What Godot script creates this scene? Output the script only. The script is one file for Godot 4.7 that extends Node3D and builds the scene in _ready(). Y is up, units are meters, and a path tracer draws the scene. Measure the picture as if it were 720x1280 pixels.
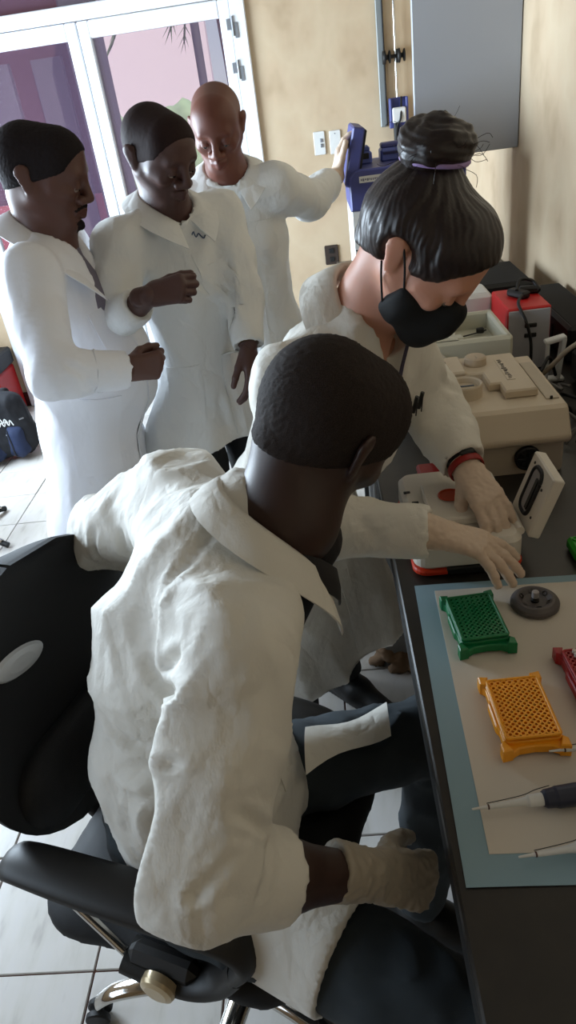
extends Node3D

# ---------------------------------------------------------------- smooth field meshing
class Field extends RefCounted:
	var a := PackedVector3Array()
	var ba := PackedVector3Array()
	var w := PackedVector3Array()
	var inv := PackedFloat32Array()
	var ra := PackedFloat32Array()
	var dr := PackedFloat32Array()
	var kk := PackedFloat32Array()
	var sq := PackedFloat32Array()
	var op := PackedInt32Array()
	var lo := Vector3(1e9, 1e9, 1e9)
	var hi := Vector3(-1e9, -1e9, -1e9)
	var cell := 0.012
	var disp: Callable
	var paint: Callable
	var calm := []   # [point, reach]: no folds near cut edges

	func bone(p: Vector3, q: Vector3, rp: float, rq: float, k := 0.02, flat := Vector3.ZERO, s := 1.0) -> void:
		_push(p, q, rp, rq, k, flat, s, 0)
		var r := maxf(rp, rq) + k
		lo = lo.min(p.min(q) - Vector3(r, r, r))
		hi = hi.max(p.max(q) + Vector3(r, r, r))

	func cut(p: Vector3, q: Vector3, rp: float, rq: float, k := 0.01, flat := Vector3.ZERO, s := 1.0) -> void:
		_push(p, q, rp, rq, k, flat, s, 1)

	func below(n: Vector3, at: Vector3, k := 0.004) -> void:   # keeps the side the normal points away from
		_push(at, n.normalized(), 0.0, 0.0, k, Vector3.ZERO, 1.0, 2)

	func _push(p, q, rp, rq, k, flat, s, o) -> void:
		a.append(p)
		if o == 2:
			ba.append(q)
			inv.append(0.0)
		else:
			ba.append(q - p)
			var l: float = (q - p).length_squared()
			inv.append(1.0 / l if l > 1e-12 else 0.0)
		ra.append(rp)
		dr.append(rq - rp)
		kk.append(maxf(k, 1e-4))
		w.append(flat.normalized() if flat != Vector3.ZERO else flat)
		sq.append(s)
		op.append(o)

	func one(i: int, p: Vector3) -> float:
		if op[i] == 2:
			return ba[i].dot(p - a[i])
		var pa := p - a[i]
		var h := clampf(pa.dot(ba[i]) * inv[i], 0.0, 1.0)
		var q := pa - ba[i] * h
		if sq[i] != 1.0:
			q += w[i] * (q.dot(w[i]) * (sq[i] - 1.0))
		return q.length() - ra[i] - h * dr[i]

	func at(p: Vector3, ids: PackedInt32Array) -> float:
		var d := 1e3
		for i in ids:
			var o := op[i]
			var di := 0.0
			if o == 2:
				di = ba[i].dot(p - a[i])
			else:
				var pa := p - a[i]
				var h := clampf(pa.dot(ba[i]) * inv[i], 0.0, 1.0)
				var q := pa - ba[i] * h
				if sq[i] != 1.0:
					q += w[i] * (q.dot(w[i]) * (sq[i] - 1.0))
				di = q.length() - ra[i] - h * dr[i]
			var k := kk[i]
			if o == 0:
				var m := k - absf(d - di)
				d = minf(d, di)
				if m > 0.0:
					d -= m * m * 0.25 / k
			else:
				if o == 1:
					di = -di
				var m := k - absf(d - di)
				d = maxf(d, di)
				if m > 0.0:
					d += m * m * 0.25 / k
		return d

	func all_ids() -> PackedInt32Array:
		return PackedInt32Array(range(a.size()))

	func slope(p: Vector3, ids: PackedInt32Array) -> Vector3:
		var e := 0.003
		var d := at(p, ids)
		return Vector3(at(p + Vector3(e, 0, 0), ids) - d, at(p + Vector3(0, e, 0), ids) - d, at(p + Vector3(0, 0, e), ids) - d).normalized()

	func snap(p: Vector3, ids: PackedInt32Array) -> Vector3:   # nearest point of the surface, roughly
		for n in 5:
			p -= slope(p, ids) * at(p, ids) * 0.9
		return p

	func mesh() -> Array:   # [vertices, normals, indices]
		const B := 8
		var pad := Vector3(cell, cell, cell) * 2.0
		var o0 := lo - pad
		var nn := Vector3i(((hi + pad - o0) / cell).ceil())
		var nb := Vector3i(nn.x / B + 1, nn.y / B + 1, nn.z / B + 1)
		var sx := nb.x * B + 2
		var sy := nb.y * B + 2
		var verts := PackedVector3Array()
		var cells := {}
		var edges := PackedInt32Array()   # base sample, axis, direction
		var hd := 0.5 * B * cell * 1.7321
		var total := a.size()
		var val := PackedFloat32Array()
		const N := B + 1
		val.resize(N * N * N)
		for bz in nb.z:
			for by in nb.y:
				for bx in nb.x:
					var base := o0 + Vector3(bx, by, bz) * (B * cell)
					var mid := base + Vector3(1, 1, 1) * (0.5 * B * cell)
					var dist := PackedFloat32Array()
					dist.resize(total)
					var nearest := 1e3
					var lower := 1e3
					var out := false
					var touched := false
					for i in total:
						var d := one(i, mid)
						dist[i] = d
						var r := hd * sq[i]
						if op[i] == 0:
							nearest = minf(nearest, d + r)
							lower = minf(lower, d - r - kk[i])
						elif op[i] == 2:
							if d - r > kk[i]:
								out = true
								break
							if d + r > -kk[i]:
								touched = true
						elif d - r < kk[i]:
							touched = true
					if out or lower > 0.0 or (nearest < -0.02 and not touched):
						continue
					var ids := PackedInt32Array()
					for i in total:
						var r := hd * sq[i]
						if op[i] == 0:
							if dist[i] - r < nearest + kk[i] * 2.0:
								ids.append(i)
						elif op[i] == 2:
							if dist[i] + r > -kk[i]:
								ids.append(i)
						elif dist[i] - r < kk[i]:
							ids.append(i)
					var c := 0
					var any_in := false
					var any_out := false
					for z in N:
						for y in N:
							for x in N:
								var v := at(base + Vector3(x, y, z) * cell, ids)
								val[c] = v
								c += 1
								if v < 0.0:
									any_in = true
								else:
									any_out = true
					if not (any_in and any_out):
						continue
					for z in B:
						for y in B:
							var row := (z * N + y) * N
							for x in B:
								var s := row + x
								var v0 := val[s]
								var v1 := val[s + 1]
								var v2 := val[s + N]
								var v3 := val[s + N + 1]
								var s2 := s + N * N
								var v4 := val[s2]
								var v5 := val[s2 + 1]
								var v6 := val[s2 + N]
								var v7 := val[s2 + N + 1]
								var inside := int(v0 < 0.0) + int(v1 < 0.0) + int(v2 < 0.0) + int(v3 < 0.0) + int(v4 < 0.0) + int(v5 < 0.0) + int(v6 < 0.0) + int(v7 < 0.0)
								if inside == 0 or inside == 8:
									continue
								var gid := ((bz * B + z) * sy + by * B + y) * sx + bx * B + x
								var p := Vector3.ZERO
								var n := 0
								if (v0 < 0.0) != (v1 < 0.0):
									p += Vector3(v0 / (v0 - v1), 0, 0)
									n += 1
									edges.append_array([gid, 0, int(v0 < 0.0)])
								if (v2 < 0.0) != (v3 < 0.0):
									p += Vector3(v2 / (v2 - v3), 1, 0)
									n += 1
								if (v4 < 0.0) != (v5 < 0.0):
									p += Vector3(v4 / (v4 - v5), 0, 1)
									n += 1
								if (v6 < 0.0) != (v7 < 0.0):
									p += Vector3(v6 / (v6 - v7), 1, 1)
									n += 1
								if (v0 < 0.0) != (v2 < 0.0):
									p += Vector3(0, v0 / (v0 - v2), 0)
									n += 1
									edges.append_array([gid, 1, int(v0 < 0.0)])
								if (v1 < 0.0) != (v3 < 0.0):
									p += Vector3(1, v1 / (v1 - v3), 0)
									n += 1
								if (v4 < 0.0) != (v6 < 0.0):
									p += Vector3(0, v4 / (v4 - v6), 1)
									n += 1
								if (v5 < 0.0) != (v7 < 0.0):
									p += Vector3(1, v5 / (v5 - v7), 1)
									n += 1
								if (v0 < 0.0) != (v4 < 0.0):
									p += Vector3(0, 0, v0 / (v0 - v4))
									n += 1
									edges.append_array([gid, 2, int(v0 < 0.0)])
								if (v1 < 0.0) != (v5 < 0.0):
									p += Vector3(1, 0, v1 / (v1 - v5))
									n += 1
								if (v2 < 0.0) != (v6 < 0.0):
									p += Vector3(0, 1, v2 / (v2 - v6))
									n += 1
								if (v3 < 0.0) != (v7 < 0.0):
									p += Vector3(1, 1, v3 / (v3 - v7))
									n += 1
								cells[gid] = verts.size()
								verts.append(base + (Vector3(x, y, z) + p / n) * cell)
		var idx := PackedInt32Array()
		var step := [1, sx, sx * sy]
		for e in range(0, edges.size(), 3):
			var g := edges[e]
			var ax := edges[e + 1]
			var u: int = step[(ax + 1) % 3]
			var v: int = step[(ax + 2) % 3]
			var c00: int = cells.get(g - u - v, -1)
			var c10: int = cells.get(g - v, -1)
			var c11: int = cells.get(g, -1)
			var c01: int = cells.get(g - u, -1)
			if c00 < 0 or c10 < 0 or c11 < 0 or c01 < 0:
				continue
			if edges[e + 2] == 0:
				idx.append_array([c00, c10, c11, c00, c11, c01])
			else:
				idx.append_array([c00, c11, c10, c00, c01, c11])
		var nor := Field.normals(verts, idx)
		if disp.is_valid():
			for i in verts.size():
				verts[i] += nor[i] * disp.call(verts[i], nor[i])
			nor = Field.normals(verts, idx)
		return [verts, nor, idx]

	static func normals(v: PackedVector3Array, idx: PackedInt32Array) -> PackedVector3Array:
		var n := PackedVector3Array()
		n.resize(v.size())
		for i in range(0, idx.size(), 3):
			var a0 := idx[i]
			var b0 := idx[i + 1]
			var c0 := idx[i + 2]
			var f := (v[c0] - v[a0]).cross(v[b0] - v[a0])
			n[a0] += f
			n[b0] += f
			n[c0] += f
		for i in n.size():
			n[i] = n[i].normalized()
		return n


var jobs := []   # {fields, node, out}

func grow(called: String, fields: Array, m: Material, parent: Node3D) -> MeshInstance3D:
	var mi := MeshInstance3D.new()
	mi.name = called
	mi.material_override = m
	parent.add_child(mi, true)
	jobs.append({"fields": fields, "node": mi, "out": []})
	return mi

func _run_job(i: int) -> void:
	var j = jobs[i]
	for f in j.fields:
		j.out.append(f.mesh())

func origin_of(n: Node3D) -> Vector3:
	var o := Vector3.ZERO
	var at: Node = n
	while at != self:
		o += at.position
		at = at.get_parent()
	return o

func run_jobs() -> void:
	var t := WorkerThreadPool.add_group_task(_run_job, jobs.size(), 4, true)
	WorkerThreadPool.wait_for_group_task_completion(t)
	for j in jobs:
		var v := PackedVector3Array()
		var n := PackedVector3Array()
		var c := PackedColorArray()
		var x := PackedInt32Array()
		var o := origin_of(j.node)
		for k in j.out.size():
			var r = j.out[k]
			var base := v.size()
			var pt: Callable = j.fields[k].paint
			for p in r[0]:
				v.append(p - o)
			if pt.is_valid():
				for p in r[0]:
					c.append(pt.call(p))
			else:
				for p in r[0]:
					c.append(Color.WHITE)
			n.append_array(r[1])
			for t2 in r[2]:
				x.append(base + t2)
		var arr := []
		arr.resize(Mesh.ARRAY_MAX)
		arr[Mesh.ARRAY_VERTEX] = v
		arr[Mesh.ARRAY_NORMAL] = n
		arr[Mesh.ARRAY_COLOR] = c
		arr[Mesh.ARRAY_INDEX] = x
		var am := ArrayMesh.new()
		if v.size():
			am.add_surface_from_arrays(Mesh.PRIMITIVE_TRIANGLES, arr)
		j.node.mesh = am
	jobs.clear()


# ---------------------------------------------------------------- plain mesh helpers
func start() -> SurfaceTool:
	var st := SurfaceTool.new()
	st.begin(Mesh.PRIMITIVE_TRIANGLES)
	return st

func numbered(called: String) -> String:
	if not has_node(NodePath(called)):
		return called
	var n := 1
	while has_node(NodePath("%s_%03d" % [called, n])):
		n += 1
	return "%s_%03d" % [called, n]

func put(called: String, st: SurfaceTool, m: Material, parent: Node = null, smooth := false) -> MeshInstance3D:
	if not smooth:
		st.generate_normals()
	var o := MeshInstance3D.new()
	o.mesh = st.commit()
	o.material_override = m
	if parent == null or parent == self:
		o.name = numbered(called)
		add_child(o)
	else:
		o.name = called
		parent.add_child(o, true)
	return o

func thing(called: String, label: String, category: String, at := Vector3.ZERO, turn := 0.0, group := "") -> Node3D:
	var o := Node3D.new()
	o.name = numbered(called)
	add_child(o)
	o.position = at
	o.rotation.y = turn
	return tag(o, label, category, group)

func tag(o: Node3D, label: String, category: String, group := "") -> Node3D:
	o.set_meta("label", label)
	o.set_meta("category", category)
	if group != "":
		o.set_meta("group", group)
	return o

func struct(o: Node3D) -> Node3D:
	o.set_meta("kind", "structure")
	return o

func tri(st: SurfaceTool, p: Vector3, q: Vector3, r: Vector3, g := -1) -> void:   # anticlockwise seen from outside
	st.set_smooth_group(g if g >= 0 else 0xFFFFFFFF)
	st.add_vertex(p)
	st.add_vertex(r)
	st.add_vertex(q)

func quad(st: SurfaceTool, p: Vector3, q: Vector3, r: Vector3, s: Vector3, g := -1) -> void:
	tri(st, p, q, r, g)
	tri(st, p, r, s, g)

# a box with chamfered edges, b its axes
func box(st: SurfaceTool, c: Vector3, size: Vector3, e := 0.002, b := Basis.IDENTITY) -> void:
	var h := size * 0.5
	e = minf(e, minf(h.x, minf(h.y, h.z)) * 0.9)
	var f := func(x: float, y: float, z: float) -> Vector3: return c + b * Vector3(x, y, z)
	var i := h - Vector3(e, e, e)
	for s in [-1.0, 1.0]:
		var px := [f.call(s * h.x, -i.y, -i.z), f.call(s * h.x, i.y, -i.z), f.call(s * h.x, i.y, i.z), f.call(s * h.x, -i.y, i.z)]
		var py := [f.call(-i.x, s * h.y, -i.z), f.call(-i.x, s * h.y, i.z), f.call(i.x, s * h.y, i.z), f.call(i.x, s * h.y, -i.z)]
		var pz := [f.call(-i.x, -i.y, s * h.z), f.call(i.x, -i.y, s * h.z), f.call(i.x, i.y, s * h.z), f.call(-i.x, i.y, s * h.z)]
		for q in [px, py, pz]:
			if s > 0:
				quad(st, q[0], q[1], q[2], q[3])
			else:
				quad(st, q[3], q[2], q[1], q[0])
	if e <= 0.0:
		return
	for s in [-1.0, 1.0]:
		for t in [-1.0, 1.0]:
			var q1 := [f.call(-i.x, s * h.y, t * i.z), f.call(i.x, s * h.y, t * i.z), f.call(i.x, s * i.y, t * h.z), f.call(-i.x, s * i.y, t * h.z)]
			var q2 := [f.call(s * h.x, -i.y, t * i.z), f.call(s * h.x, i.y, t * i.z), f.call(s * i.x, i.y, t * h.z), f.call(s * i.x, -i.y, t * h.z)]
			var q3 := [f.call(s * h.x, t * i.y, -i.z), f.call(s * h.x, t * i.y, i.z), f.call(s * i.x, t * h.y, i.z), f.call(s * i.x, t * h.y, -i.z)]
			if s * t < 0:
				q1.reverse()
			if s * t > 0:
				q2.reverse()
			if s * t < 0:
				q3.reverse()
			quad(st, q1[3], q1[2], q1[1], q1[0])
			quad(st, q2[3], q2[2], q2[1], q2[0])
			quad(st, q3[3], q3[2], q3[1], q3[0])
			for u in [-1.0, 1.0]:
				var a0: Vector3 = f.call(u * h.x, s * i.y, t * i.z)
				var b0: Vector3 = f.call(u * i.x, s * h.y, t * i.z)
				var c0: Vector3 = f.call(u * i.x, s * i.y, t * h.z)
				if u * s * t > 0:
					tri(st, a0, b0, c0)
				else:
					tri(st, a0, c0, b0)

# a tube along points; radius a number or one per point
func tube(st: SurfaceTool, pts: Array, radius, sides := 10, caps := true, flat := 1.0, up := Vector3.UP) -> void:
	var rings := []
	var side := Vector3.ZERO
	for i in pts.size():
		var d: Vector3 = (pts[mini(i + 1, pts.size() - 1)] - pts[maxi(i - 1, 0)]).normalized()
		if side == Vector3.ZERO:
			side = d.cross(up)
			if side.length() < 0.05:
				side = d.cross(Vector3.RIGHT)
		side = (side - d * side.dot(d)).normalized()
		var n := side.cross(d)
		var r: float = radius[i] if radius is Array else radius
		var ring := []
		for k in sides:
			var t := TAU * k / sides
			ring.append(pts[i] + side * (cos(t) * r) + n * (sin(t) * r * flat))
		rings.append(ring)
	for i in pts.size() - 1:
		for k in sides:
			var l := (k + 1) % sides
			quad(st, rings[i][l], rings[i][k], rings[i + 1][k], rings[i + 1][l], 1)
	if caps:
		for e in [0, pts.size() - 1]:
			for k in sides:
				var l := (k + 1) % sides
				if e == 0:
					tri(st, pts[0], rings[0][k], rings[0][l])
				else:
					tri(st, pts[e], rings[e][l], rings[e][k])

func arc(pts: Array, n := 8) -> Array:   # a smooth line through points
	var c := Curve3D.new()
	for i in pts.size():
		var t: Vector3 = (pts[mini(i + 1, pts.size() - 1)] - pts[maxi(i - 1, 0)]) / 6.0
		c.add_point(pts[i], -t, t)
	var out := []
	for i in (pts.size() - 1) * n + 1:
		out.append(c.sample(mini(i / n, pts.size() - 2), 1.0 if i == (pts.size() - 1) * n else float(i % n) / n))
	return out

# profile of (radius, height) turned about the y axis of b
func lathe(st: SurfaceTool, profile: Array, at: Vector3, b := Basis.IDENTITY, sides := 24) -> void:
	for i in profile.size() - 1:
		var p: Vector2 = profile[i]
		var q: Vector2 = profile[i + 1]
		for k in sides:
			var t := TAU * k / sides
			var u := TAU * (k + 1) / sides
			var a0 := at + b * Vector3(cos(t) * p.x, p.y, sin(t) * p.x)
			var b0 := at + b * Vector3(cos(u) * p.x, p.y, sin(u) * p.x)
			var c0 := at + b * Vector3(cos(u) * q.x, q.y, sin(u) * q.x)
			var d0 := at + b * Vector3(cos(t) * q.x, q.y, sin(t) * q.x)
			if p.x < 1e-6:
				tri(st, a0, d0, c0, -1)
			elif q.x < 1e-6:
				tri(st, a0, d0, b0, -1)
			else:
				quad(st, a0, d0, c0, b0, 2 + i)

# an outline (anticlockwise, in b's x and y) given depth along b's z, edges chamfered
func prism(st: SurfaceTool, line: PackedVector2Array, depth: float, at: Vector3, b := Basis.IDENTITY, e := 0.0) -> void:
	if Geometry2D.is_polygon_clockwise(line):
		line.reverse()
	var n := line.size()
	var inner := PackedVector2Array()
	for i in n:
		if e <= 0.0:
			inner.append(line[i])
			continue
		var d1 := (line[i] - line[(i + n - 1) % n]).normalized()
		var d2 := (line[(i + 1) % n] - line[i]).normalized()
		var m := (Vector2(-d1.y, d1.x) + Vector2(-d2.y, d2.x))
		inner.append(line[i] + m * (e / maxf(0.4, m.length_squared() * 0.5)))
	var f := func(p: Vector2, z: float) -> Vector3: return at + b * Vector3(p.x, p.y, z)
	var h := depth * 0.5
	for i in n:
		var j := (i + 1) % n
		quad(st, f.call(line[i], -h + e), f.call(line[j], -h + e), f.call(line[j], h - e), f.call(line[i], h - e))
		if e > 0.0:
			quad(st, f.call(line[i], h - e), f.call(line[j], h - e), f.call(inner[j], h), f.call(inner[i], h))
			quad(st, f.call(line[j], -h + e), f.call(line[i], -h + e), f.call(inner[i], -h), f.call(inner[j], -h))
	var t := Geometry2D.triangulate_polygon(inner)
	for i in range(0, t.size(), 3):
		var a0 := inner[t[i]]
		var b0 := inner[t[i + 1]]
		var c0 := inner[t[i + 2]]
		if (b0 - a0).cross(c0 - a0) < 0:
			var x0 := b0
			b0 = c0
			c0 = x0
		tri(st, f.call(a0, h), f.call(b0, h), f.call(c0, h))
		tri(st, f.call(a0, -h), f.call(c0, -h), f.call(b0, -h))

# a grid of points as a sheet with thickness; rows of Vector3, out the thickness direction per point
func sheet(st: SurfaceTool, rows: Array, thick: float, closed := false) -> void:
	var nr := rows.size()
	var nc: int = rows[0].size()
	var nor := []
	for i in nr:
		var line := []
		for j in nc:
			var u: Vector3 = rows[mini(i + 1, nr - 1)][j] - rows[maxi(i - 1, 0)][j]
			var jn := (j + 1) % nc if closed else mini(j + 1, nc - 1)
			var jp := (j + nc - 1) % nc if closed else maxi(j - 1, 0)
			var v: Vector3 = rows[i][jn] - rows[i][jp]
			line.append(u.cross(v).normalized() * thick * 0.5)
		nor.append(line)
	var last := nc if closed else nc - 1
	for i in nr - 1:
		for j in last:
			var k := (j + 1) % nc
			quad(st, rows[i][j] + nor[i][j], rows[i + 1][j] + nor[i + 1][j], rows[i + 1][k] + nor[i + 1][k], rows[i][k] + nor[i][k], 1)
			quad(st, rows[i][k] - nor[i][k], rows[i + 1][k] - nor[i + 1][k], rows[i + 1][j] - nor[i + 1][j], rows[i][j] - nor[i][j], 2)
	for j in last:
		var k := (j + 1) % nc
		quad(st, rows[0][k] + nor[0][k], rows[0][k] - nor[0][k], rows[0][j] - nor[0][j], rows[0][j] + nor[0][j], 3)
		var e := nr - 1
		quad(st, rows[e][j] + nor[e][j], rows[e][j] - nor[e][j], rows[e][k] - nor[e][k], rows[e][k] + nor[e][k], 3)
	if not closed:
		for i in nr - 1:
			var e := nc - 1
			quad(st, rows[i][0] + nor[i][0], rows[i][0] - nor[i][0], rows[i + 1][0] - nor[i + 1][0], rows[i + 1][0] + nor[i + 1][0], 3)
			quad(st, rows[i + 1][e] + nor[i + 1][e], rows[i + 1][e] - nor[i + 1][e], rows[i][e] - nor[i][e], rows[i][e] + nor[i][e], 3)

func outline(w: float, h: float, r: float, n := 5) -> PackedVector2Array:   # a rounded rectangle
	var out := PackedVector2Array()
	for q in 4:
		var c := Vector2((w * 0.5 - r) * (1 if q in [0, 3] else -1), (h * 0.5 - r) * (1 if q in [0, 1] else -1))
		for k in n + 1:
			var t := PI * 0.5 * (q + float(k) / n)
			out.append(c + Vector2(cos(t), sin(t)) * r)
	return out

func frame_of(z: Vector3, y := Vector3.UP) -> Basis:   # z given, y as near as may be
	z = z.normalized()
	var x := y.cross(z).normalized()
	return Basis(x, z.cross(x), z)


# ---------------------------------------------------------------- materials
func paint(c: Color, rough := 0.5, metal := 0.0) -> StandardMaterial3D:
	var m := StandardMaterial3D.new()
	m.albedo_color = c
	m.roughness = rough
	m.metallic = metal
	return m

func grain(m: StandardMaterial3D, freq: float, ramp: Array, scale := 1.0, kind := FastNoiseLite.TYPE_SIMPLEX_SMOOTH, stretch := Vector3.ONE, seed_no := 3, world := true) -> StandardMaterial3D:
	var n := FastNoiseLite.new()
	n.seed = seed_no
	n.noise_type = kind
	n.frequency = freq
	n.fractal_octaves = 5
	var t := NoiseTexture2D.new()
	t.width = 512
	t.height = 512
	t.seamless = true
	t.noise = n
	var g := Gradient.new()
	g.offsets = PackedFloat32Array(range(ramp.size()).map(func(i): return float(i) / (ramp.size() - 1)))
	g.colors = PackedColorArray(ramp)
	t.color_ramp = g
	m.albedo_texture = t
	m.uv1_triplanar = true
	m.uv1_world_triplanar = world
	m.uv1_scale = stretch * scale
	return m

func bumpy(m: StandardMaterial3D, freq: float, height: float, scale: float, seed_no := 5, world := true) -> StandardMaterial3D:
	var n := FastNoiseLite.new()
	n.seed = seed_no
	n.frequency = freq
	n.fractal_octaves = 3
	var t := NoiseTexture2D.new()
	t.width = 512
	t.height = 512
	t.seamless = true
	t.noise = n
	m.heightmap_enabled = true
	m.heightmap_texture = t
	m.heightmap_scale = height
	m.uv1_triplanar = true
	m.uv1_world_triplanar = world
	m.uv1_scale = Vector3.ONE * scale
	return m


# ---------------------------------------------------------------- people
# head axes: x to the person's left, y up through the crown, z out of the face
func head_bones(f: Field, c: Vector3, b: Basis, s := 1.0, nose := 1.0, jaw := 1.0) -> void:
	var L := func(x: float, y: float, z: float) -> Vector3: return c + b * Vector3(x, y, z) * s
	f.bone(L.call(0, 0.035, -0.042), L.call(0, 0.044, 0.028), 0.077 * s, 0.071 * s, 0.02)
	f.bone(L.call(0, 0.0, 0.028), L.call(0, -0.05, 0.043), 0.062 * s, 0.047 * s, 0.03 * s)
	for x in [-1.0, 1.0]:
		f.bone(L.call(x * 0.05, -0.032, -0.004), L.call(x * 0.02, -0.088, 0.056), 0.027 * s * jaw, 0.02 * s * jaw, 0.03 * s)
		f.bone(L.call(x * 0.042, -0.018, 0.064), L.call(x * 0.05, -0.012, 0.04), 0.022 * s, 0.02 * s, 0.02 * s)
	f.bone(L.call(-0.01, -0.096, 0.07), L.call(0.01, -0.096, 0.07), 0.0165 * s, 0.0165 * s, 0.025 * s)
	f.bone(L.call(-0.034, 0.024, 0.084), L.call(0.034, 0.024, 0.084), 0.0135 * s, 0.0135 * s, 0.02 * s)
	for x in [-1.0, 1.0]:
		f.cut(L.call(x * 0.032, 0.003, 0.108), L.call(x * 0.034, 0.002, 0.108), 0.017 * s, 0.017 * s, 0.016 * s)
	f.bone(L.call(0, 0.014, 0.096), L.call(0, -0.028, 0.112), 0.0085 * s, 0.0125 * s, 0.014 * s)
	for x in [-1.0, 1.0]:
		f.bone(L.call(x * 0.010, -0.034, 0.106), L.call(x * 0.0135 * nose, -0.035, 0.097), 0.0085 * s, 0.0095 * s * nose, 0.008 * s)
		f.bone(L.call(x * 0.032, 0.003, 0.082), L.call(x * 0.033, 0.003, 0.082), 0.0142 * s, 0.0142 * s, 0.004)
		f.bone(L.call(x * 0.021, -0.0605, 0.086), L.call(0, -0.057, 0.0985), 0.0065 * s, 0.0085 * s, 0.006 * s)
		f.bone(L.call(x * 0.019, -0.067, 0.086), L.call(0, -0.0705, 0.0965), 0.0065 * s, 0.009 * s, 0.006 * s)
		# ear
		var e := b * Vector3(x, 0.0, 0.42)
		f.bone(L.call(x * 0.0835, 0.015, -0.026), L.call(x * 0.0785, -0.019, -0.013), 0.0190 * s, 0.0115 * s, 0.006 * s, e, 2.6)
		f.cut(L.call(x * 0.0935, -0.002, -0.010), L.call(x * 0.0965, 0.013, -0.016), 0.0105 * s, 0.0095 * s, 0.006 * s)

func hair_cap(c: Vector3, b: Basis, s: float, lift: float, front := 0.078, nape := -0.052, curl := 0.0015) -> Field:
	var f := Field.new()
	f.cell = 0.0038
	var L := func(x: float, y: float, z: float) -> Vector3: return c + b * Vector3(x, y, z) * s
	f.bone(L.call(0, 0.035, -0.042), L.call(0, 0.044, 0.028), 0.077 * s + lift, 0.071 * s + lift, 0.02)
	f.bone(L.call(0, 0.0, 0.018), L.call(0, -0.03, 0.020), 0.062 * s + lift, 0.058 * s + lift * 0.5, 0.03 * s)
	f.bone(L.call(0, -0.01, -0.03), L.call(0, -0.045, -0.038), 0.067 * s + lift * 0.6, 0.0575 * s + lift * 0.3, 0.03)
	# the face, then the jaw and neck, stay bare
	f.cut(L.call(0, front - 0.089, 0.117), L.call(0, front - 0.15, 0.125), 0.090 * s, 0.100 * s, 0.006)
	f.below(b * Vector3(0, -0.90, 0.43), L.call(0, nape, -0.10), 0.005)
	var noise := FastNoiseLite.new()
	noise.seed = 8
	noise.frequency = 130.0
	f.disp = func(p: Vector3, _n: Vector3) -> float: return noise.get_noise_3dv(p) * curl
	return f

# D from wrist to knuckles, N out of the palm, S to the thumb side; bends in degrees, one [base, middle, tip, spread] per finger from the index on; thumb [out, in, bend]
func hand_bones(f: Field, wr: Vector3, D: Vector3, N: Vector3, S: Vector3, bends: Array, thumb: Array, s := 1.0, fat := 0.0) -> void:
	D = D.normalized()
	N = (N - D * N.dot(D)).normalized()
	S = (S - D * S.dot(D) - N * S.dot(N)).normalized()
	var off := [0.027, 0.009, -0.009, -0.026]
	var reach := [0.088, 0.091, 0.086, 0.078]
	var bone := [[0.043, 0.026, 0.02], [0.047, 0.030, 0.021], [0.043, 0.028, 0.021], [0.034, 0.021, 0.018]]
	f.bone(wr - D * 0.03 * s, wr + D * 0.02 * s, 0.0265 * s + fat, 0.0265 * s + fat, 0.012, N, 1.35)
	for i in 4:
		var k: Vector3 = wr + (D * reach[i] + S * off[i]) * s
		var r: float = ([0.0098, 0.0100, 0.0095, 0.0084][i]) * s + fat
		f.bone(wr + (D * 0.012 + S * off[i] * 0.62) * s, k, 0.0150 * s + fat, r + 0.0022 * s, 0.012)
		var sp := deg_to_rad(bends[i][3])
		var dir: Vector3 = (D * cos(sp) + S * sin(sp)).normalized()
		var t := 0.0
		for j in 3:
			t += deg_to_rad(bends[i][j])
			var to: Vector3 = k + (dir * cos(t) + N * sin(t)) * bone[i][j] * s
			f.bone(k, to, r, r * 0.93, 0.0045)
			k = to
			r *= 0.93
	var o := deg_to_rad(thumb[0])
	var q := deg_to_rad(thumb[1])
	var td := ((D * cos(o) + S * sin(o)) * cos(q) + N * sin(q)).normalized()
	var tb := wr + (D * 0.020 + S * 0.018 + N * 0.008) * s
	var t1 := tb + td * 0.046 * s
	f.bone(tb, t1, 0.0165 * s + fat, 0.0125 * s + fat, 0.012)
	var turn := deg_to_rad(thumb[2])
	var t2d := (td * cos(turn) + (D - S * 0.3).normalized() * sin(turn)).normalized()
	var t2 := t1 + t2d * 0.033 * s
	f.bone(t1, t2, 0.0115 * s + fat, 0.0105 * s + fat, 0.005)
	var t3d := (td * cos(turn * 1.6) + (D - S * 0.5).normalized() * sin(turn * 1.6)).normalized()
	f.bone(t2, t2 + t3d * 0.026 * s, 0.0105 * s + fat, 0.0088 * s + fat, 0.004)

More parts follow.
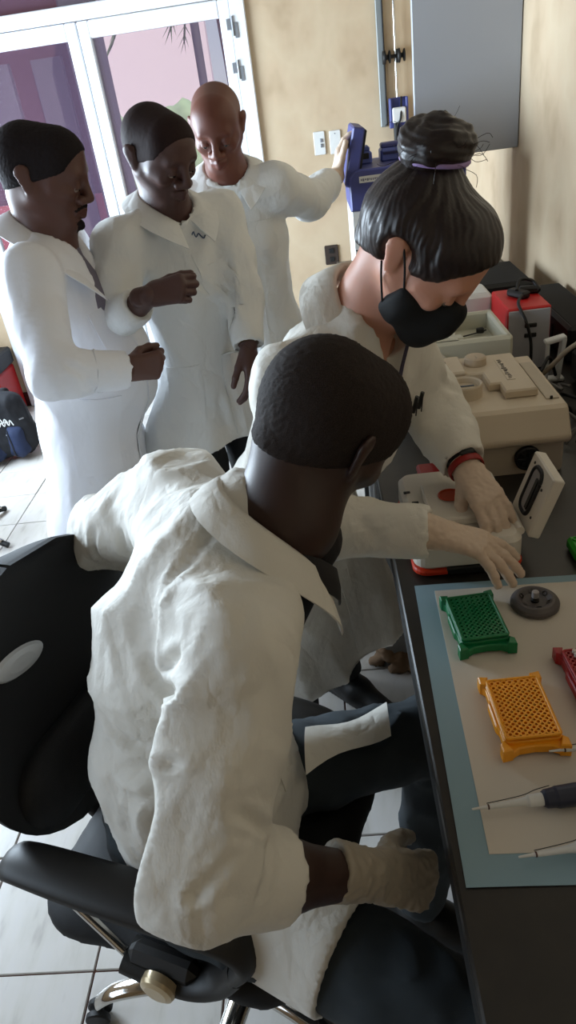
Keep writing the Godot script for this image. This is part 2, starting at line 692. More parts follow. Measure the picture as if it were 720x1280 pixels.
# cloth: crisp valleys from two noises, and creases given as lines of points [points, width, depth]
func cloth(f: Field, amp: float, freq: float, creases: Array, seed_no: int, tall := 0.6, crisp := 0.9) -> void:
	var n1 := FastNoiseLite.new()
	n1.seed = seed_no
	n1.frequency = freq
	n1.fractal_octaves = 1
	n1.noise_type = FastNoiseLite.TYPE_SIMPLEX_SMOOTH
	var n2 := FastNoiseLite.new()
	n2.seed = seed_no + 7
	n2.frequency = freq * 2.7
	n2.fractal_octaves = 1
	n2.noise_type = FastNoiseLite.TYPE_SIMPLEX_SMOOTH
	var n3 := FastNoiseLite.new()
	n3.seed = seed_no + 3
	n3.noise_type = FastNoiseLite.TYPE_CELLULAR
	n3.frequency = freq * 1.3
	n3.cellular_return_type = FastNoiseLite.RETURN_DISTANCE2_SUB
	n3.cellular_jitter = 1.0
	n3.domain_warp_enabled = true
	n3.domain_warp_amplitude = 0.06
	n3.domain_warp_frequency = 3.0
	var ids := f.all_ids()
	var segs := []
	for c in creases:
		var line := []
		var total := 0.0
		var last := Vector3.ZERO
		for i in c[0].size():
			var p: Vector3 = f.snap(c[0][i], ids)
			if i > 0:
				var l := (p - last).length()
				line.append([last, p - last, 1.0 / maxf(l * l, 1e-8), total, l])
				total += l
			last = p
		segs.append([line, c[1], c[2], maxf(total, 1e-4)])
	var calm := f.calm
	f.disp = func(p: Vector3, _n: Vector3) -> float:
		var q := Vector3(p.x, p.y * tall, p.z)
		var v := amp * (0.5 - absf(n1.get_noise_3dv(q)) * 1.7) + amp * 0.30 * (0.3 - absf(n2.get_noise_3dv(q))) + amp * crisp * (minf(n3.get_noise_3dv(q) + 1.0, 0.55) - 0.4)
		var most := 0.0
		for c in segs:
			var d := 9.0
			var t := 0.0
			for s in c[0]:
				var pa: Vector3 = p - s[0]
				var h := clampf(pa.dot(s[1]) * s[2], 0.0, 1.0)
				var e: float = (pa - s[1] * h).length() / c[1]
				if e < d:
					d = e
					t = (s[3] + s[4] * h) / c[3]
			if d < 2.6:
				var fade := 1.0 - pow(absf(t * 2.0 - 1.0), 2.5)
				var w: float = c[2] * fade * (exp(-d * d * 2.0) - 0.45 * exp(-(d - 1.25) * (d - 1.25) * 3.0))
				if absf(w) > absf(most):
					most = w
		var still := 1.0
		for c in calm:
			still = minf(still, smoothstep(c[1] * 0.9, c[1] * 1.6, p.distance_to(c[0])))
		return (v + most) * still

# a flat band lying on a field's surface
func band(called: String, f: Field, pts: Array, width: float, thick: float, m: Material, parent: Node3D, side_hint := Vector3.ZERO) -> MeshInstance3D:
	var ids := f.all_ids()
	var rows := []
	var line := []
	for p in pts:
		line.append(f.snap(p, ids))
	for i in line.size():
		var d: Vector3 = (line[mini(i + 1, line.size() - 1)] - line[maxi(i - 1, 0)]).normalized()
		var n := f.slope(line[i], ids)
		var s := n.cross(d).normalized()
		var row := []
		for k in 5:
			var p: Vector3 = line[i] + s * width * (k / 4.0 - 0.5)
			p = f.snap(p, ids)
			var nn := f.slope(p, ids)
			var up := thick * 0.5 + 0.0008
			if f.disp.is_valid():
				up += f.disp.call(p, nn)
			row.append(p + nn * up)
		rows.append(row)
	var st := start()
	sheet(st, rows, thick)
	var o := origin_of(parent)
	var mi := put(called, st, m, parent)
	mi.position = -o
	return mi

# a folded shirt or coat collar round a neck: up along the neck, face the way the chest faces
func collar(called: String, base: Vector3, up: Vector3, face: Vector3, rx: float, rz: float, m: Material, parent: Node3D, stand := 0.028, leaf := 0.055, point := 0.035, gape := 150.0, drop := 0.045, flare := 0.75) -> MeshInstance3D:
	up = up.normalized()
	face = (face - up * face.dot(up)).normalized()
	var left := up.cross(face)
	var cols := 29
	var rows := [[], [], [], [], [], []]
	for j in cols:
		var u := (float(j) / (cols - 1) - 0.5) * 2.0
		var t := deg_to_rad(gape) * u
		var rad := (left * sin(t) * rx - face * cos(t) * rz)
		var out := (left * sin(t) - face * cos(t)).normalized()
		var fr := absf(u)
		var p := base + rad - up * (drop * pow(fr, 2.2)) + face * (0.012 * pow(fr, 3.0))
		var st2 := stand * (1.0 - 0.45 * pow(fr, 3.0))
		var lf := leaf + point * pow(fr, 4.0)
		var fall := (out * flare - up).normalized()
		rows[0].append(p - up * 0.012)
		rows[1].append(p + up * st2 * 0.6)
		rows[2].append(p + up * st2 + out * 0.003)
		rows[3].append(p + up * st2 * 0.98 + out * 0.010)
		rows[4].append(p + up * st2 * 0.85 + out * 0.014 + fall * lf * 0.5)
		rows[5].append(p + up * st2 * 0.85 + out * 0.012 + fall * lf)
	var st := start()
	sheet(st, rows, 0.003)
	var o := origin_of(parent)
	var mi := put(called, st, m, parent)
	mi.position = -o
	return mi

func eyes(person: Node3D, c: Vector3, b: Basis, s: float, open := 0.5) -> void:
	var o := origin_of(person)
	for x in [-1.0, 1.0]:
		var at := c + b * Vector3(x * 0.032, -0.002 - (1.0 - open) * 0.001, 0.0828) * s - o
		var st := start()
		var prof := []
		for k in 9:
			var t := PI * k / 8.0
			prof.append(Vector2(sin(t), -cos(t)) * 0.0135 * s)
		lathe(st, prof, at, Basis(b.x, -b.z, b.y), 14)
		var e := put("eye", st, M.eye, person)
		var ir := start()
		lathe(ir, [Vector2(0.0055, 0.0), Vector2(0.004, 0.0009), Vector2(0, 0.0011)], at + b * Vector3(0, -0.003, 0.0131) * s, Basis(b.x, b.z, -b.y), 12)
		put("iris", ir, M.iris, e)
		# the lid that hangs over it
		var lid := start()
		var rows := []
		for i in 4:
			var row := []
			for j in 9:
				var az := deg_to_rad(-62 + 124.0 * j / 8.0)
				var el := deg_to_rad(60.0 - (74.0 - 40.0 * open) * i / 3.0 - 14.0 * (1.0 - cos(az)))
				row.append(at + b * Vector3(sin(az) * cos(el), sin(el), cos(az) * cos(el)) * 0.0146 * s)
			rows.append(row)
		rows.reverse()
		sheet(lid, rows, 0.0012)
		put("eyelid", lid, person.get_meta("skin_m"), person)
		var lash := start()
		var line := []
		for j in 9:
			line.append(rows[0][j])
		tube(lash, line, 0.0008, 5)
		put("eyelashes", lash, M.lash, person)

func brows(person: Node3D, c: Vector3, b: Basis, s: float, m: Material) -> void:
	var o := origin_of(person)
	for x in [-1.0, 1.0]:
		var st := start()
		var line := arc([c + b * Vector3(x * 0.014, 0.0235, 0.0975) * s - o, c + b * Vector3(x * 0.031, 0.029, 0.0945) * s - o, c + b * Vector3(x * 0.048, 0.022, 0.080) * s - o], 5)
		tube(st, line, range(11).map(func(i): return 0.0034 - 0.0002 * i), 7, true, 0.8)
		put("eyebrow", st, m, person)

func skin_paint(c: Vector3, b: Basis, s: float, lip: Color) -> Callable:
	var inv := b.inverse()
	return func(p: Vector3) -> Color:
		var q := (inv * (p - c)) / s
		if q.z > 0.085 and absf(q.x) < 0.024 and absf(q.y + 0.0635) < 0.0125 - absf(q.x) * 0.3:
			return lip
		return Color.WHITE

func cuff_end(f: Field, e: Vector3, w: Vector3, r := 0.055) -> void:   # hollows the end of a sleeve
	var d := (w - e).normalized()
	f.calm.append([w, r])
	f.cut(w + d * (r * 0.92), w + d * (r * 0.92 + 0.012), r, r, 0.010)


var M := {}

func _ready() -> void:
	# camera
	var cam := Camera3D.new()
	cam.name = "camera"
	cam.fov = 71.43
	cam.near = 0.02
	cam.far = 200.0
	cam.transform = Transform3D(Basis(Vector3(0.992011, -0.125218, -0.015352), Vector3(0.098978, 0.847972, -0.520718), Vector3(0.078221, 0.515038, 0.853591)).orthonormalized(), Vector3(0, 1.72, 0))
	add_child(cam)
	cam.current = true
	# sky and exposure
	var we := WorldEnvironment.new()
	we.name = "environment"
	var env := Environment.new()
	var sm := ProceduralSkyMaterial.new()
	sm.sky_top_color = Color(0.62, 0.75, 0.93)
	sm.sky_horizon_color = Color(0.93, 0.96, 1.0)
	sm.ground_bottom_color = Color(0.45, 0.40, 0.36)
	sm.ground_horizon_color = Color(0.8, 0.78, 0.75)
	sm.sky_energy_multiplier = 0.9
	sm.ground_energy_multiplier = 1.0
	var sky := Sky.new()
	sky.sky_material = sm
	env.background_mode = Environment.BG_SKY
	env.sky = sky
	env.ambient_light_source = Environment.AMBIENT_SOURCE_SKY
	env.tonemap_mode = Environment.TONE_MAPPER_LINEAR
	env.tonemap_exposure = 1.08
	env.sdfgi_enabled = true
	env.ssao_enabled = true
	env.ssil_enabled = true
	we.environment = env
	add_child(we)
	# sun on the yard beyond the door; the roof keeps it out of the room
	var sun := DirectionalLight3D.new()
	sun.name = "sun"
	sun.light_color = Color(1.0, 0.95, 0.87)
	sun.light_energy = 1.9
	sun.light_angular_distance = 0.6
	sun.shadow_enabled = true
	sun.rotation_degrees = Vector3(-52, 24, 0)
	add_child(sun)
	# daylight through the two windows of the side wall
	daylight("window_daylight", Vector3(-2.48, 1.50, -3.0), Vector2(1.9, 1.25), -90, 20.5)
	daylight("window_daylight_near", Vector3(-2.48, 1.50, -0.35), Vector2(1.5, 1.25), -90, 2.6)
	make_materials()
	room()
	outside()
	bench()
	far_machine()
	bench_goods()
	chair()
	seated_man()
	woman()
	left_man()
	middle_man()
	bald_man()
	floor_goods()
	run_jobs()
	for s in seam_later:
		s[1].call()

func daylight(called: String, at: Vector3, size: Vector2, turn: float, energy: float) -> void:
	var l := AreaLight3D.new()
	l.name = called
	l.area_size = size
	l.light_color = Color(0.86, 0.935, 1.0)
	l.light_energy = energy
	l.area_range = 12.0
	l.shadow_enabled = true
	l.position = at
	l.rotation_degrees = Vector3(0, turn, 0)
	add_child(l)

func make_materials() -> void:
	M.wall = grain(paint(Color.WHITE, 0.85), 0.006, [Color(0.67, 0.58, 0.465), Color(0.76, 0.67, 0.555), Color(0.79, 0.71, 0.595), Color(0.77, 0.68, 0.565), Color(0.69, 0.60, 0.485)], 0.45)
	bumpy(M.wall, 0.02, 0.25, 0.45)
	M.ceiling = paint(Color(0.50, 0.46, 0.41), 0.9)
	M.grout = paint(Color(0.36, 0.24, 0.19), 0.9)
	M.tile = []
	for k in 4:
		var t := 0.97 + 0.02 * (k % 3)
		M.tile.append(grain(paint(Color(t, t, t), 0.28), 0.011, [Color(0.68, 0.655, 0.63), Color(0.76, 0.74, 0.71), Color(0.78, 0.76, 0.735), Color(0.785, 0.765, 0.745), Color(0.74, 0.715, 0.69)], 0.9, FastNoiseLite.TYPE_SIMPLEX_SMOOTH, Vector3(3.0, 3.0, 0.8), 20 + k))
	M.skirting = paint(Color(0.25, 0.08, 0.07), 0.5)
	M.white_frame = paint(Color(0.90, 0.91, 0.93), 0.35)
	M.hinge = paint(Color(0.55, 0.56, 0.58), 0.4, 0.6)
	M.glass = paint(Color(0.42, 0.34, 0.42, 0.22), 0.03)
	M.glass.metallic_specular = 0.06
	M.glass.transparency = BaseMaterial3D.TRANSPARENCY_ALPHA
	M.black = paint(Color(0.05, 0.047, 0.045), 0.55)
	M.black_soft = paint(Color(0.020, 0.020, 0.023), 0.8)
	M.chair_pad = bumpy(paint(Color(0.055, 0.057, 0.068), 0.7), 0.2, 0.05, 6.0)
	M.chair_plastic = paint(Color(0.10, 0.09, 0.082), 0.5)
	M.chrome = paint(Color(0.80, 0.79, 0.77), 0.10, 1.0)
	M.eye = paint(Color(0.55, 0.49, 0.45), 0.2)
	M.iris = paint(Color(0.03, 0.018, 0.012), 0.1)
	M.lash = paint(Color(0.012, 0.010, 0.010), 0.7)
	M.coat = creased(paint(Color(0.88, 0.885, 0.88), 0.72), 0.014, 1.1, 1.4, 18)
	M.coat_white = creased(paint(Color(0.90, 0.905, 0.93), 0.75), 0.010, 0.5, 1.1, 25)
	M.hair = paint(Color(0.020, 0.016, 0.014), 0.75)
	M.hair_short = grain(paint(Color.WHITE, 0.8), 0.09, [Color(0.09, 0.072, 0.065), Color(0.16, 0.135, 0.125), Color(0.34, 0.29, 0.27)], 14.0)
	M.coat_worn = creased(paint(Color(0.87, 0.855, 0.82), 0.72), 0.016, 0.9, 1.5, 12)
	M.hair_black = grain(paint(Color.WHITE, 0.8), 0.09, [Color(0.06, 0.05, 0.052), Color(0.12, 0.10, 0.105), Color(0.24, 0.21, 0.215)], 14.0)
	M.hair_shaved = grain(paint(Color.WHITE, 0.7), 0.09, [Color(0.13, 0.088, 0.085), Color(0.16, 0.11, 0.105), Color(0.19, 0.13, 0.125)], 12.0)
	M.hair_brown = grain(paint(Color.WHITE, 0.40), 0.05, [Color(0.07, 0.036, 0.032), Color(0.115, 0.064, 0.056), Color(0.165, 0.098, 0.085)], 5.0)
	M.benchtop = grain(paint(Color.WHITE, 0.42), 0.02, [Color(0.115, 0.10, 0.085), Color(0.14, 0.12, 0.10), Color(0.165, 0.145, 0.12)], 1.5)
	M.cupboard = paint(Color(0.66, 0.68, 0.72), 0.45)
	M.plate = paint(Color(0.86, 0.86, 0.85), 0.4)
	M.plate_clear = paint(Color(0.85, 0.82, 0.78), 0.3)
	M.rail = paint(Color(0.58, 0.60, 0.60), 0.4, 0.4)
	M.blue_plastic = paint(Color(0.27, 0.29, 0.52), 0.45)
	M.blue_light = paint(Color(0.33, 0.38, 0.66), 0.45)
	M.blue_dark = paint(Color(0.10, 0.11, 0.30), 0.5)
	M.rack_green = paint(Color(0.0, 0.46, 0.26), 0.38)
	M.rack_yellow = paint(Color(0.98, 0.65, 0.10), 0.38)
	M.rack_red = paint(Color(0.62, 0.05, 0.07), 0.38)
	M.rack_lime = paint(Color(0.15, 0.62, 0.12), 0.4)
	M.rotor = paint(Color(0.34, 0.315, 0.31), 0.45)
	M.pipette_blue = paint(Color(0.15, 0.165, 0.24), 0.42)
	M.pad_blue = paint(Color(0.55, 0.655, 0.70), 0.9)
	M.pad_white = paint(Color(0.83, 0.795, 0.745), 0.95)
	M.device_white = paint(Color(0.86, 0.83, 0.78), 0.4)
	M.cream = paint(Color(0.80, 0.74, 0.65), 0.5)
	M.cream_low = paint(Color(0.72, 0.67, 0.59), 0.5)
	M.cream_knob = paint(Color(0.74, 0.67, 0.58), 0.5)
	M.cream_tray = paint(Color(0.76, 0.75, 0.68), 0.5)
	M.red_case = paint(Color(0.78, 0.10, 0.10), 0.45)
	M.grey_panel = paint(Color(0.66, 0.66, 0.68), 0.5)
	M.cable_beige = paint(Color(0.66, 0.60, 0.52), 0.5)
	M.cable_grey = paint(Color(0.42, 0.41, 0.40), 0.5)
	M.bag_black = paint(Color(0.075, 0.078, 0.10), 0.85)
	M.bag_navy = paint(Color(0.10, 0.15, 0.27), 0.8)
	for h in [M.hair_black, M.hair_shaved, M.hair_short]:
		h.metallic_specular = 0.25
	M.mask = paint(Color(0.022, 0.022, 0.024), 0.85)
	M.shoe_grey = paint(Color(0.55, 0.58, 0.64), 0.6)
	M.shirt_dark = paint(Color(0.07, 0.055, 0.075), 0.8)
	M.jeans = bumpy(paint(Color(0.17, 0.20, 0.22), 0.85), 0.3, 0.05, 8.0)
	M.jeans_grey = bumpy(paint(Color(0.14, 0.165, 0.175), 0.85), 0.3, 0.05, 8.0)
	M.trousers = paint(Color(0.016, 0.017, 0.024), 0.85)
	M.shoe_black = paint(Color(0.013, 0.013, 0.014), 0.5)
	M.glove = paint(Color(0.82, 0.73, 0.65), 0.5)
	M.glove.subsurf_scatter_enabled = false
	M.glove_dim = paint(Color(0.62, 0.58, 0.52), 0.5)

# thin fold lines of thin cloth, as relief
func creased(m: StandardMaterial3D, freq: float, height: float, scale: float, seed_no: int) -> StandardMaterial3D:
	var n := FastNoiseLite.new()
	n.seed = seed_no
	n.noise_type = FastNoiseLite.TYPE_CELLULAR
	n.frequency = freq
	n.cellular_return_type = FastNoiseLite.RETURN_DISTANCE2_SUB
	n.fractal_type = FastNoiseLite.FRACTAL_NONE
	n.domain_warp_enabled = true
	n.domain_warp_amplitude = 26.0
	n.domain_warp_frequency = 0.012
	var t := NoiseTexture2D.new()
	t.width = 512
	t.height = 512
	t.seamless = true
	t.noise = n
	m.heightmap_enabled = true
	m.heightmap_texture = t
	m.heightmap_scale = height
	m.uv1_triplanar = true
	m.uv1_scale = Vector3(1.0, 0.7, 1.0) * scale
	return m

func skin(c: Color) -> StandardMaterial3D:
	var m := paint(c, 0.48)
	m.vertex_color_use_as_albedo = true
	return m

# ---------------------------------------------------------------- the room
const BACK := -4.65
const RIGHT := 0.872
const LEFT := -2.52
const NEAR := 2.2
const HIGH := 2.95

func slab(called: String, c: Vector3, size: Vector3, m: Material, parent: Node = null) -> MeshInstance3D:
	var st := start()
	box(st, c, size, 0.0)
	var o := put(called, st, m, parent)
	if parent == null:
		struct(o)
	return o

func room() -> void:
	var rng := RandomNumberGenerator.new()
	rng.seed = 11
	var fl := slab("floor", Vector3((LEFT + RIGHT) / 2 , -0.056, (BACK + NEAR) / 2), Vector3(RIGHT - LEFT + 0.4, 0.10, NEAR - BACK + 0.4), M.grout)
	for r in range(-5, 14):
		for c in range(-8, 5):
			var x0 := -0.689 + c * 0.3153
			var z1 := -0.860 - r * 0.3053
			var a := Vector2(maxf(x0 + 0.0025, LEFT), maxf(z1 - 0.3053 + 0.0025, BACK))
			var b := Vector2(minf(x0 + 0.3153 - 0.0025, RIGHT), minf(z1 - 0.0025, NEAR))
			if b.x - a.x < 0.02 or b.y - a.y < 0.02:
				continue
			var st := start()
			box(st, Vector3((a.x + b.x) / 2, -0.004 + rng.randf_range(-0.0006, 0.0006), (a.y + b.y) / 2), Vector3(b.x - a.x, 0.008, b.y - a.y), 0.0015)
			put("tile", st, M.tile[rng.randi() % 4], fl)
	slab("ceiling", Vector3((LEFT + RIGHT) / 2, HIGH + 0.1, (BACK + NEAR) / 2), Vector3(RIGHT - LEFT + 0.4, 0.2, NEAR - BACK + 0.4), M.ceiling)
	slab("wall_right", Vector3(RIGHT + 0.1, HIGH / 2, (BACK + NEAR) / 2), Vector3(0.2, HIGH, NEAR - BACK + 0.4), M.wall)
	slab("wall_near", Vector3((LEFT + RIGHT) / 2, HIGH / 2, NEAR + 0.1), Vector3(RIGHT - LEFT, HIGH, 0.2), M.wall)
	# the far wall round the door, x -2.10 .. -0.26, up to 2.70 over the transom
	var wf := struct(Node3D.new())
	wf.name = "wall_far"
	add_child(wf)
	slab("wall_piece", Vector3((LEFT - 2.10) / 2, HIGH / 2, BACK - 0.1), Vector3(-2.10 - LEFT, HIGH, 0.2), M.wall, wf)
	slab("wall_piece", Vector3((-0.26 + RIGHT) / 2, HIGH / 2, BACK - 0.1), Vector3(RIGHT + 0.26, HIGH, 0.2), M.wall, wf)
	slab("wall_piece", Vector3(-1.18, (2.72 + HIGH) / 2, BACK - 0.1), Vector3(1.84, HIGH - 2.72, 0.2), M.wall, wf)
	# the side wall with two windows
	var wl := struct(Node3D.new())
	wl.name = "wall_left"
	add_child(wl)
	var wins := [[-3.98, -2.02], [-1.12, 0.42]]
	var z0 := BACK - 0.2
	for w in wins:
		slab("wall_piece", Vector3(LEFT - 0.1, HIGH / 2, (z0 + w[0]) / 2), Vector3(0.2, HIGH, w[0] - z0), M.wall, wl)
		slab("wall_piece", Vector3(LEFT - 0.1, 0.42, (w[0] + w[1]) / 2), Vector3(0.2, 0.84, w[1] - w[0]), M.wall, wl)
		slab("wall_piece", Vector3(LEFT - 0.1, (2.40 + HIGH) / 2, (w[0] + w[1]) / 2), Vector3(0.2, HIGH - 2.40, w[1] - w[0]), M.wall, wl)
		z0 = w[1]
	slab("wall_piece", Vector3(LEFT - 0.1, HIGH / 2, (z0 + NEAR + 0.2) / 2), Vector3(0.2, HIGH, NEAR + 0.2 - z0), M.wall, wl)
	for i in 2:
		var w = wins[i]
		var win := struct(Node3D.new())
		win.name = "window_%d" % (i + 1)
		add_child(win)
		var fr := start()
		var zc: float = (w[0] + w[1]) / 2
		var wd: float = w[1] - w[0]
		for y in [0.865, 2.375]:
			box(fr, Vector3(LEFT - 0.12, y, zc), Vector3(0.06, 0.05, wd), 0.004)
		for z in [w[0] + 0.025, zc, w[1] - 0.025]:
			box(fr, Vector3(LEFT - 0.12, 1.62, z), Vector3(0.06, 1.46, 0.05), 0.004)
		put("window_frame", fr, M.white_frame, win)
		for k in 2:
			slab("pane", Vector3(LEFT - 0.12, 1.62, zc + wd * (k * 0.5 - 0.25)), Vector3(0.006, 1.46, wd / 2 - 0.05), M.glass, win)
	# skirting
	var sk := start()
	box(sk, Vector3((LEFT - 2.10) / 2, 0.05, BACK + 0.008), Vector3(-2.10 - LEFT, 0.10, 0.016), 0.003)
	struct(put("baseboard_far", sk, M.skirting))
	var sk2 := start()
	box(sk2, Vector3((-0.26 + RIGHT) / 2, 0.05, BACK + 0.008), Vector3(RIGHT + 0.26, 0.10, 0.016), 0.003)
	struct(put("baseboard_far_end", sk2, M.skirting))
	var sk3 := start()
	box(sk3, Vector3(LEFT + 0.008, 0.05, (BACK + NEAR) / 2), Vector3(0.016, 0.10, NEAR - BACK - 0.04), 0.003)
	struct(put("baseboard_left", sk3, M.skirting))
	# double door with a transom light
	var d := struct(Node3D.new())
	d.name = "door_1"
	add_child(d)
	var zf := BACK - 0.02
	var st := start()
	box(st, Vector3(-2.06, 1.36, zf), Vector3(0.08, 2.72, 0.10), 0.005)
	box(st, Vector3(-0.30, 1.36, zf), Vector3(0.08, 2.72, 0.10), 0.005)
	box(st, Vector3(-1.18, 2.685, zf), Vector3(1.68, 0.07, 0.10), 0.005)
	box(st, Vector3(-1.18, 2.165, zf + 0.004), Vector3(1.68, 0.07, 0.11), 0.006)
	put("door_frame", st, M.white_frame, d)
	slab("pane", Vector3(-1.18, 2.425, zf - 0.01), Vector3(1.68, 0.45, 0.006), M.glass, d)
	for s in [[-2.02, -1.178], [-1.172, -0.34]]:
		var lf := start()
		var xa: float = s[0]
		var xb: float = s[1]
		var wdt := 0.062
		box(lf, Vector3(xa + wdt / 2, 1.07, zf + 0.02), Vector3(wdt, 2.11, 0.05), 0.006)
		box(lf, Vector3(xb - wdt / 2, 1.07, zf + 0.02), Vector3(wdt, 2.11, 0.05), 0.006)
		box(lf, Vector3((xa + xb) / 2, 2.085, zf + 0.02), Vector3(xb - xa - 2 * wdt, 0.08, 0.05), 0.006)
		box(lf, Vector3((xa + xb) / 2, 0.09, zf + 0.02), Vector3(xb - xa - 2 * wdt, 0.16, 0.05), 0.006)
		box(lf, Vector3((xa + xb) / 2, 0.92, zf + 0.02), Vector3(xb - xa - 2 * wdt, 0.09, 0.05), 0.006)
		put("door_leaf", lf, M.white_frame, d)
		slab("pane", Vector3((xa + xb) / 2, 1.505, zf + 0.02), Vector3(xb - xa - 2 * wdt, 1.08, 0.006), M.glass, d)
		slab("pane", Vector3((xa + xb) / 2, 0.522, zf + 0.02), Vector3(xb - xa - 2 * wdt, 0.705, 0.006), M.glass, d)
	for y in [2.0, 1.80, 0.4]:
		var h := start()
		tube(h, [Vector3(-0.335, y - 0.045, zf + 0.054), Vector3(-0.335, y + 0.045, zf + 0.054)], 0.008, 10)
		box(h, Vector3(-0.352, y + 0.01, zf + 0.048), Vector3(0.03, 0.05, 0.006), 0.001)
		box(h, Vector3(-0.318, y - 0.02, zf + 0.053), Vector3(0.02, 0.07, 0.006), 0.001)
		put("hinge", h, M.hinge, d)

func outside() -> void:
	slab("ground_yard", Vector3(-3, -0.10, -16.9), Vector3(40, 0.1, 24), paint(Color(0.66, 0.62, 0.57), 0.9))
	var pink := paint(Color(0.62, 0.30, 0.32), 0.85)
	var maroon := paint(Color(0.24, 0.10, 0.125), 0.8)
	var grey := paint(Color(0.30, 0.30, 0.35), 0.6)
	var pale := paint(Color(0.86, 0.81, 0.87), 0.9)
	var wing := thing("porch_wing", "dark maroon porch wing with grey door panels seen through the left door pane", "building", Vector3(-4.6, -0.05, -9.4))
	slab("wall", Vector3(0, 2.1, 0), Vector3(4.4, 4.2, 0.3), maroon, wing)
	slab("base", Vector3(0, 0.45, 0.18), Vector3(4.4, 0.9, 0.06), pink, wing)
	for x in [0.55, 1.25, 1.85]:
		slab("door_panel", Vector3(x, 1.25, 0.19), Vector3(0.34, 2.1, 0.08), grey, wing)
	slab("pilaster", Vector3(0.12, 2.1, 0.22), Vector3(0.26, 4.2, 0.2), pink, wing)
	var col := thing("porch_column", "dark grey porch column behind the right door pane", "column", Vector3(-1.98, -0.05, -8.0))
	var st := start()
	box(st, Vector3(0, 2.0, 0), Vector3(0.30, 4.0, 0.30), 0.02)
	put("shaft", st, grey, col)
	var st2 := start()
	box(st2, Vector3(0, 0.15, 0), Vector3(0.38, 0.3, 0.38), 0.02)
	put("base", st2, grey, col)
	var gp := thing("gate_post", "thin grey post in the bright yard beyond the porch", "post", Vector3(-1.12, -0.05, -9.6))
	var st3 := start()
	tube(st3, [Vector3(0, 0, 0), Vector3(0, 3.6, 0)], 0.05, 10)
	put("pole", st3, grey, gp)
	var st3b := start()
	lathe(st3b, [Vector2(0, 3.68), Vector2(0.07, 3.66), Vector2(0.07, 3.6), Vector2(0, 3.6)], Vector3.ZERO, Basis.IDENTITY, 10)
	put("cap", st3b, grey, gp)
	var far := thing("yard_house", "pale pink house across the bright yard beyond the door", "building", Vector3(-6.6, -0.05, -22))
	slab("wall", Vector3(0, 2.6, 0), Vector3(8.6, 5.2, 0.4), pale, far)
	slab("roof", Vector3(0, 5.3, 0.3), Vector3(9.4, 0.25, 1.6), paint(Color(0.5, 0.42, 0.42), 0.8), far)
	# hedge along the far side of the yard
	var f := Field.new()
	f.cell = 0.12
	var rng := RandomNumberGenerator.new()
	rng.seed = 5
	for k in 16:
		var x := -8.5 + k * 0.62
		f.bone(Vector3(x, 0.3, -18.5), Vector3(x + 0.3, rng.randf_range(1.0, 1.3), -18.5), 0.5, 0.42, 0.2)
	var hn := FastNoiseLite.new()
	hn.frequency = 2.2
	f.disp = func(p: Vector3, _n: Vector3) -> float: return hn.get_noise_3dv(p) * 0.22
	var leafy := paint(Color(0.56, 0.66, 0.54), 0.9)
	var hedge := thing("hedge", "clipped green hedge across the yard beyond the door", "hedge", Vector3(-3.6, -0.05, -18.5))
	grow("foliage", [f], leafy, hedge)
	# palm
	var palm := thing("palm_tree", "palm tree with drooping fronds behind the right door pane", "tree", Vector3(-1.05, -0.05, -13.0))
	var tr := start()
	tube(tr, arc([Vector3(0, 0, 0), Vector3(0.05, 1.4, 0), Vector3(0.0, 2.9, 0)], 6), 0.14, 10)
	put("trunk", tr, paint(Color(0.38, 0.30, 0.24), 0.9), palm)
	var fm := paint(Color(0.34, 0.46, 0.33), 0.6)
	for k in 11:
		var az := TAU * k / 11.0 + 0.2
		var out := Vector3(cos(az), 0, sin(az))
		var lift := 0.45 if k % 2 else 0.9
		var line := arc([Vector3(0, 2.9, 0), Vector3(0, 2.9 + lift, 0) + out * 0.6, Vector3(0, 2.8 + lift, 0) + out * 1.2, Vector3(0, 2.1 + lift, 0) + out * 1.75], 6)
		var fr := start()
		tube(fr, line, 0.018, 5)
		var side := out.cross(Vector3.UP)
		for i in range(2, line.size()):
			for s in [-1.0, 1.0]:
				var p: Vector3 = line[i]
				var q: Vector3 = p + side * s * 0.34 * sin(PI * i / line.size()) + out * 0.16 - Vector3(0, 0.20, 0)
				var w := out * 0.025
				tri(fr, p - w, p + w, q)
				tri(fr, p + w, p - w, q)
		put("frond", fr, fm, palm)


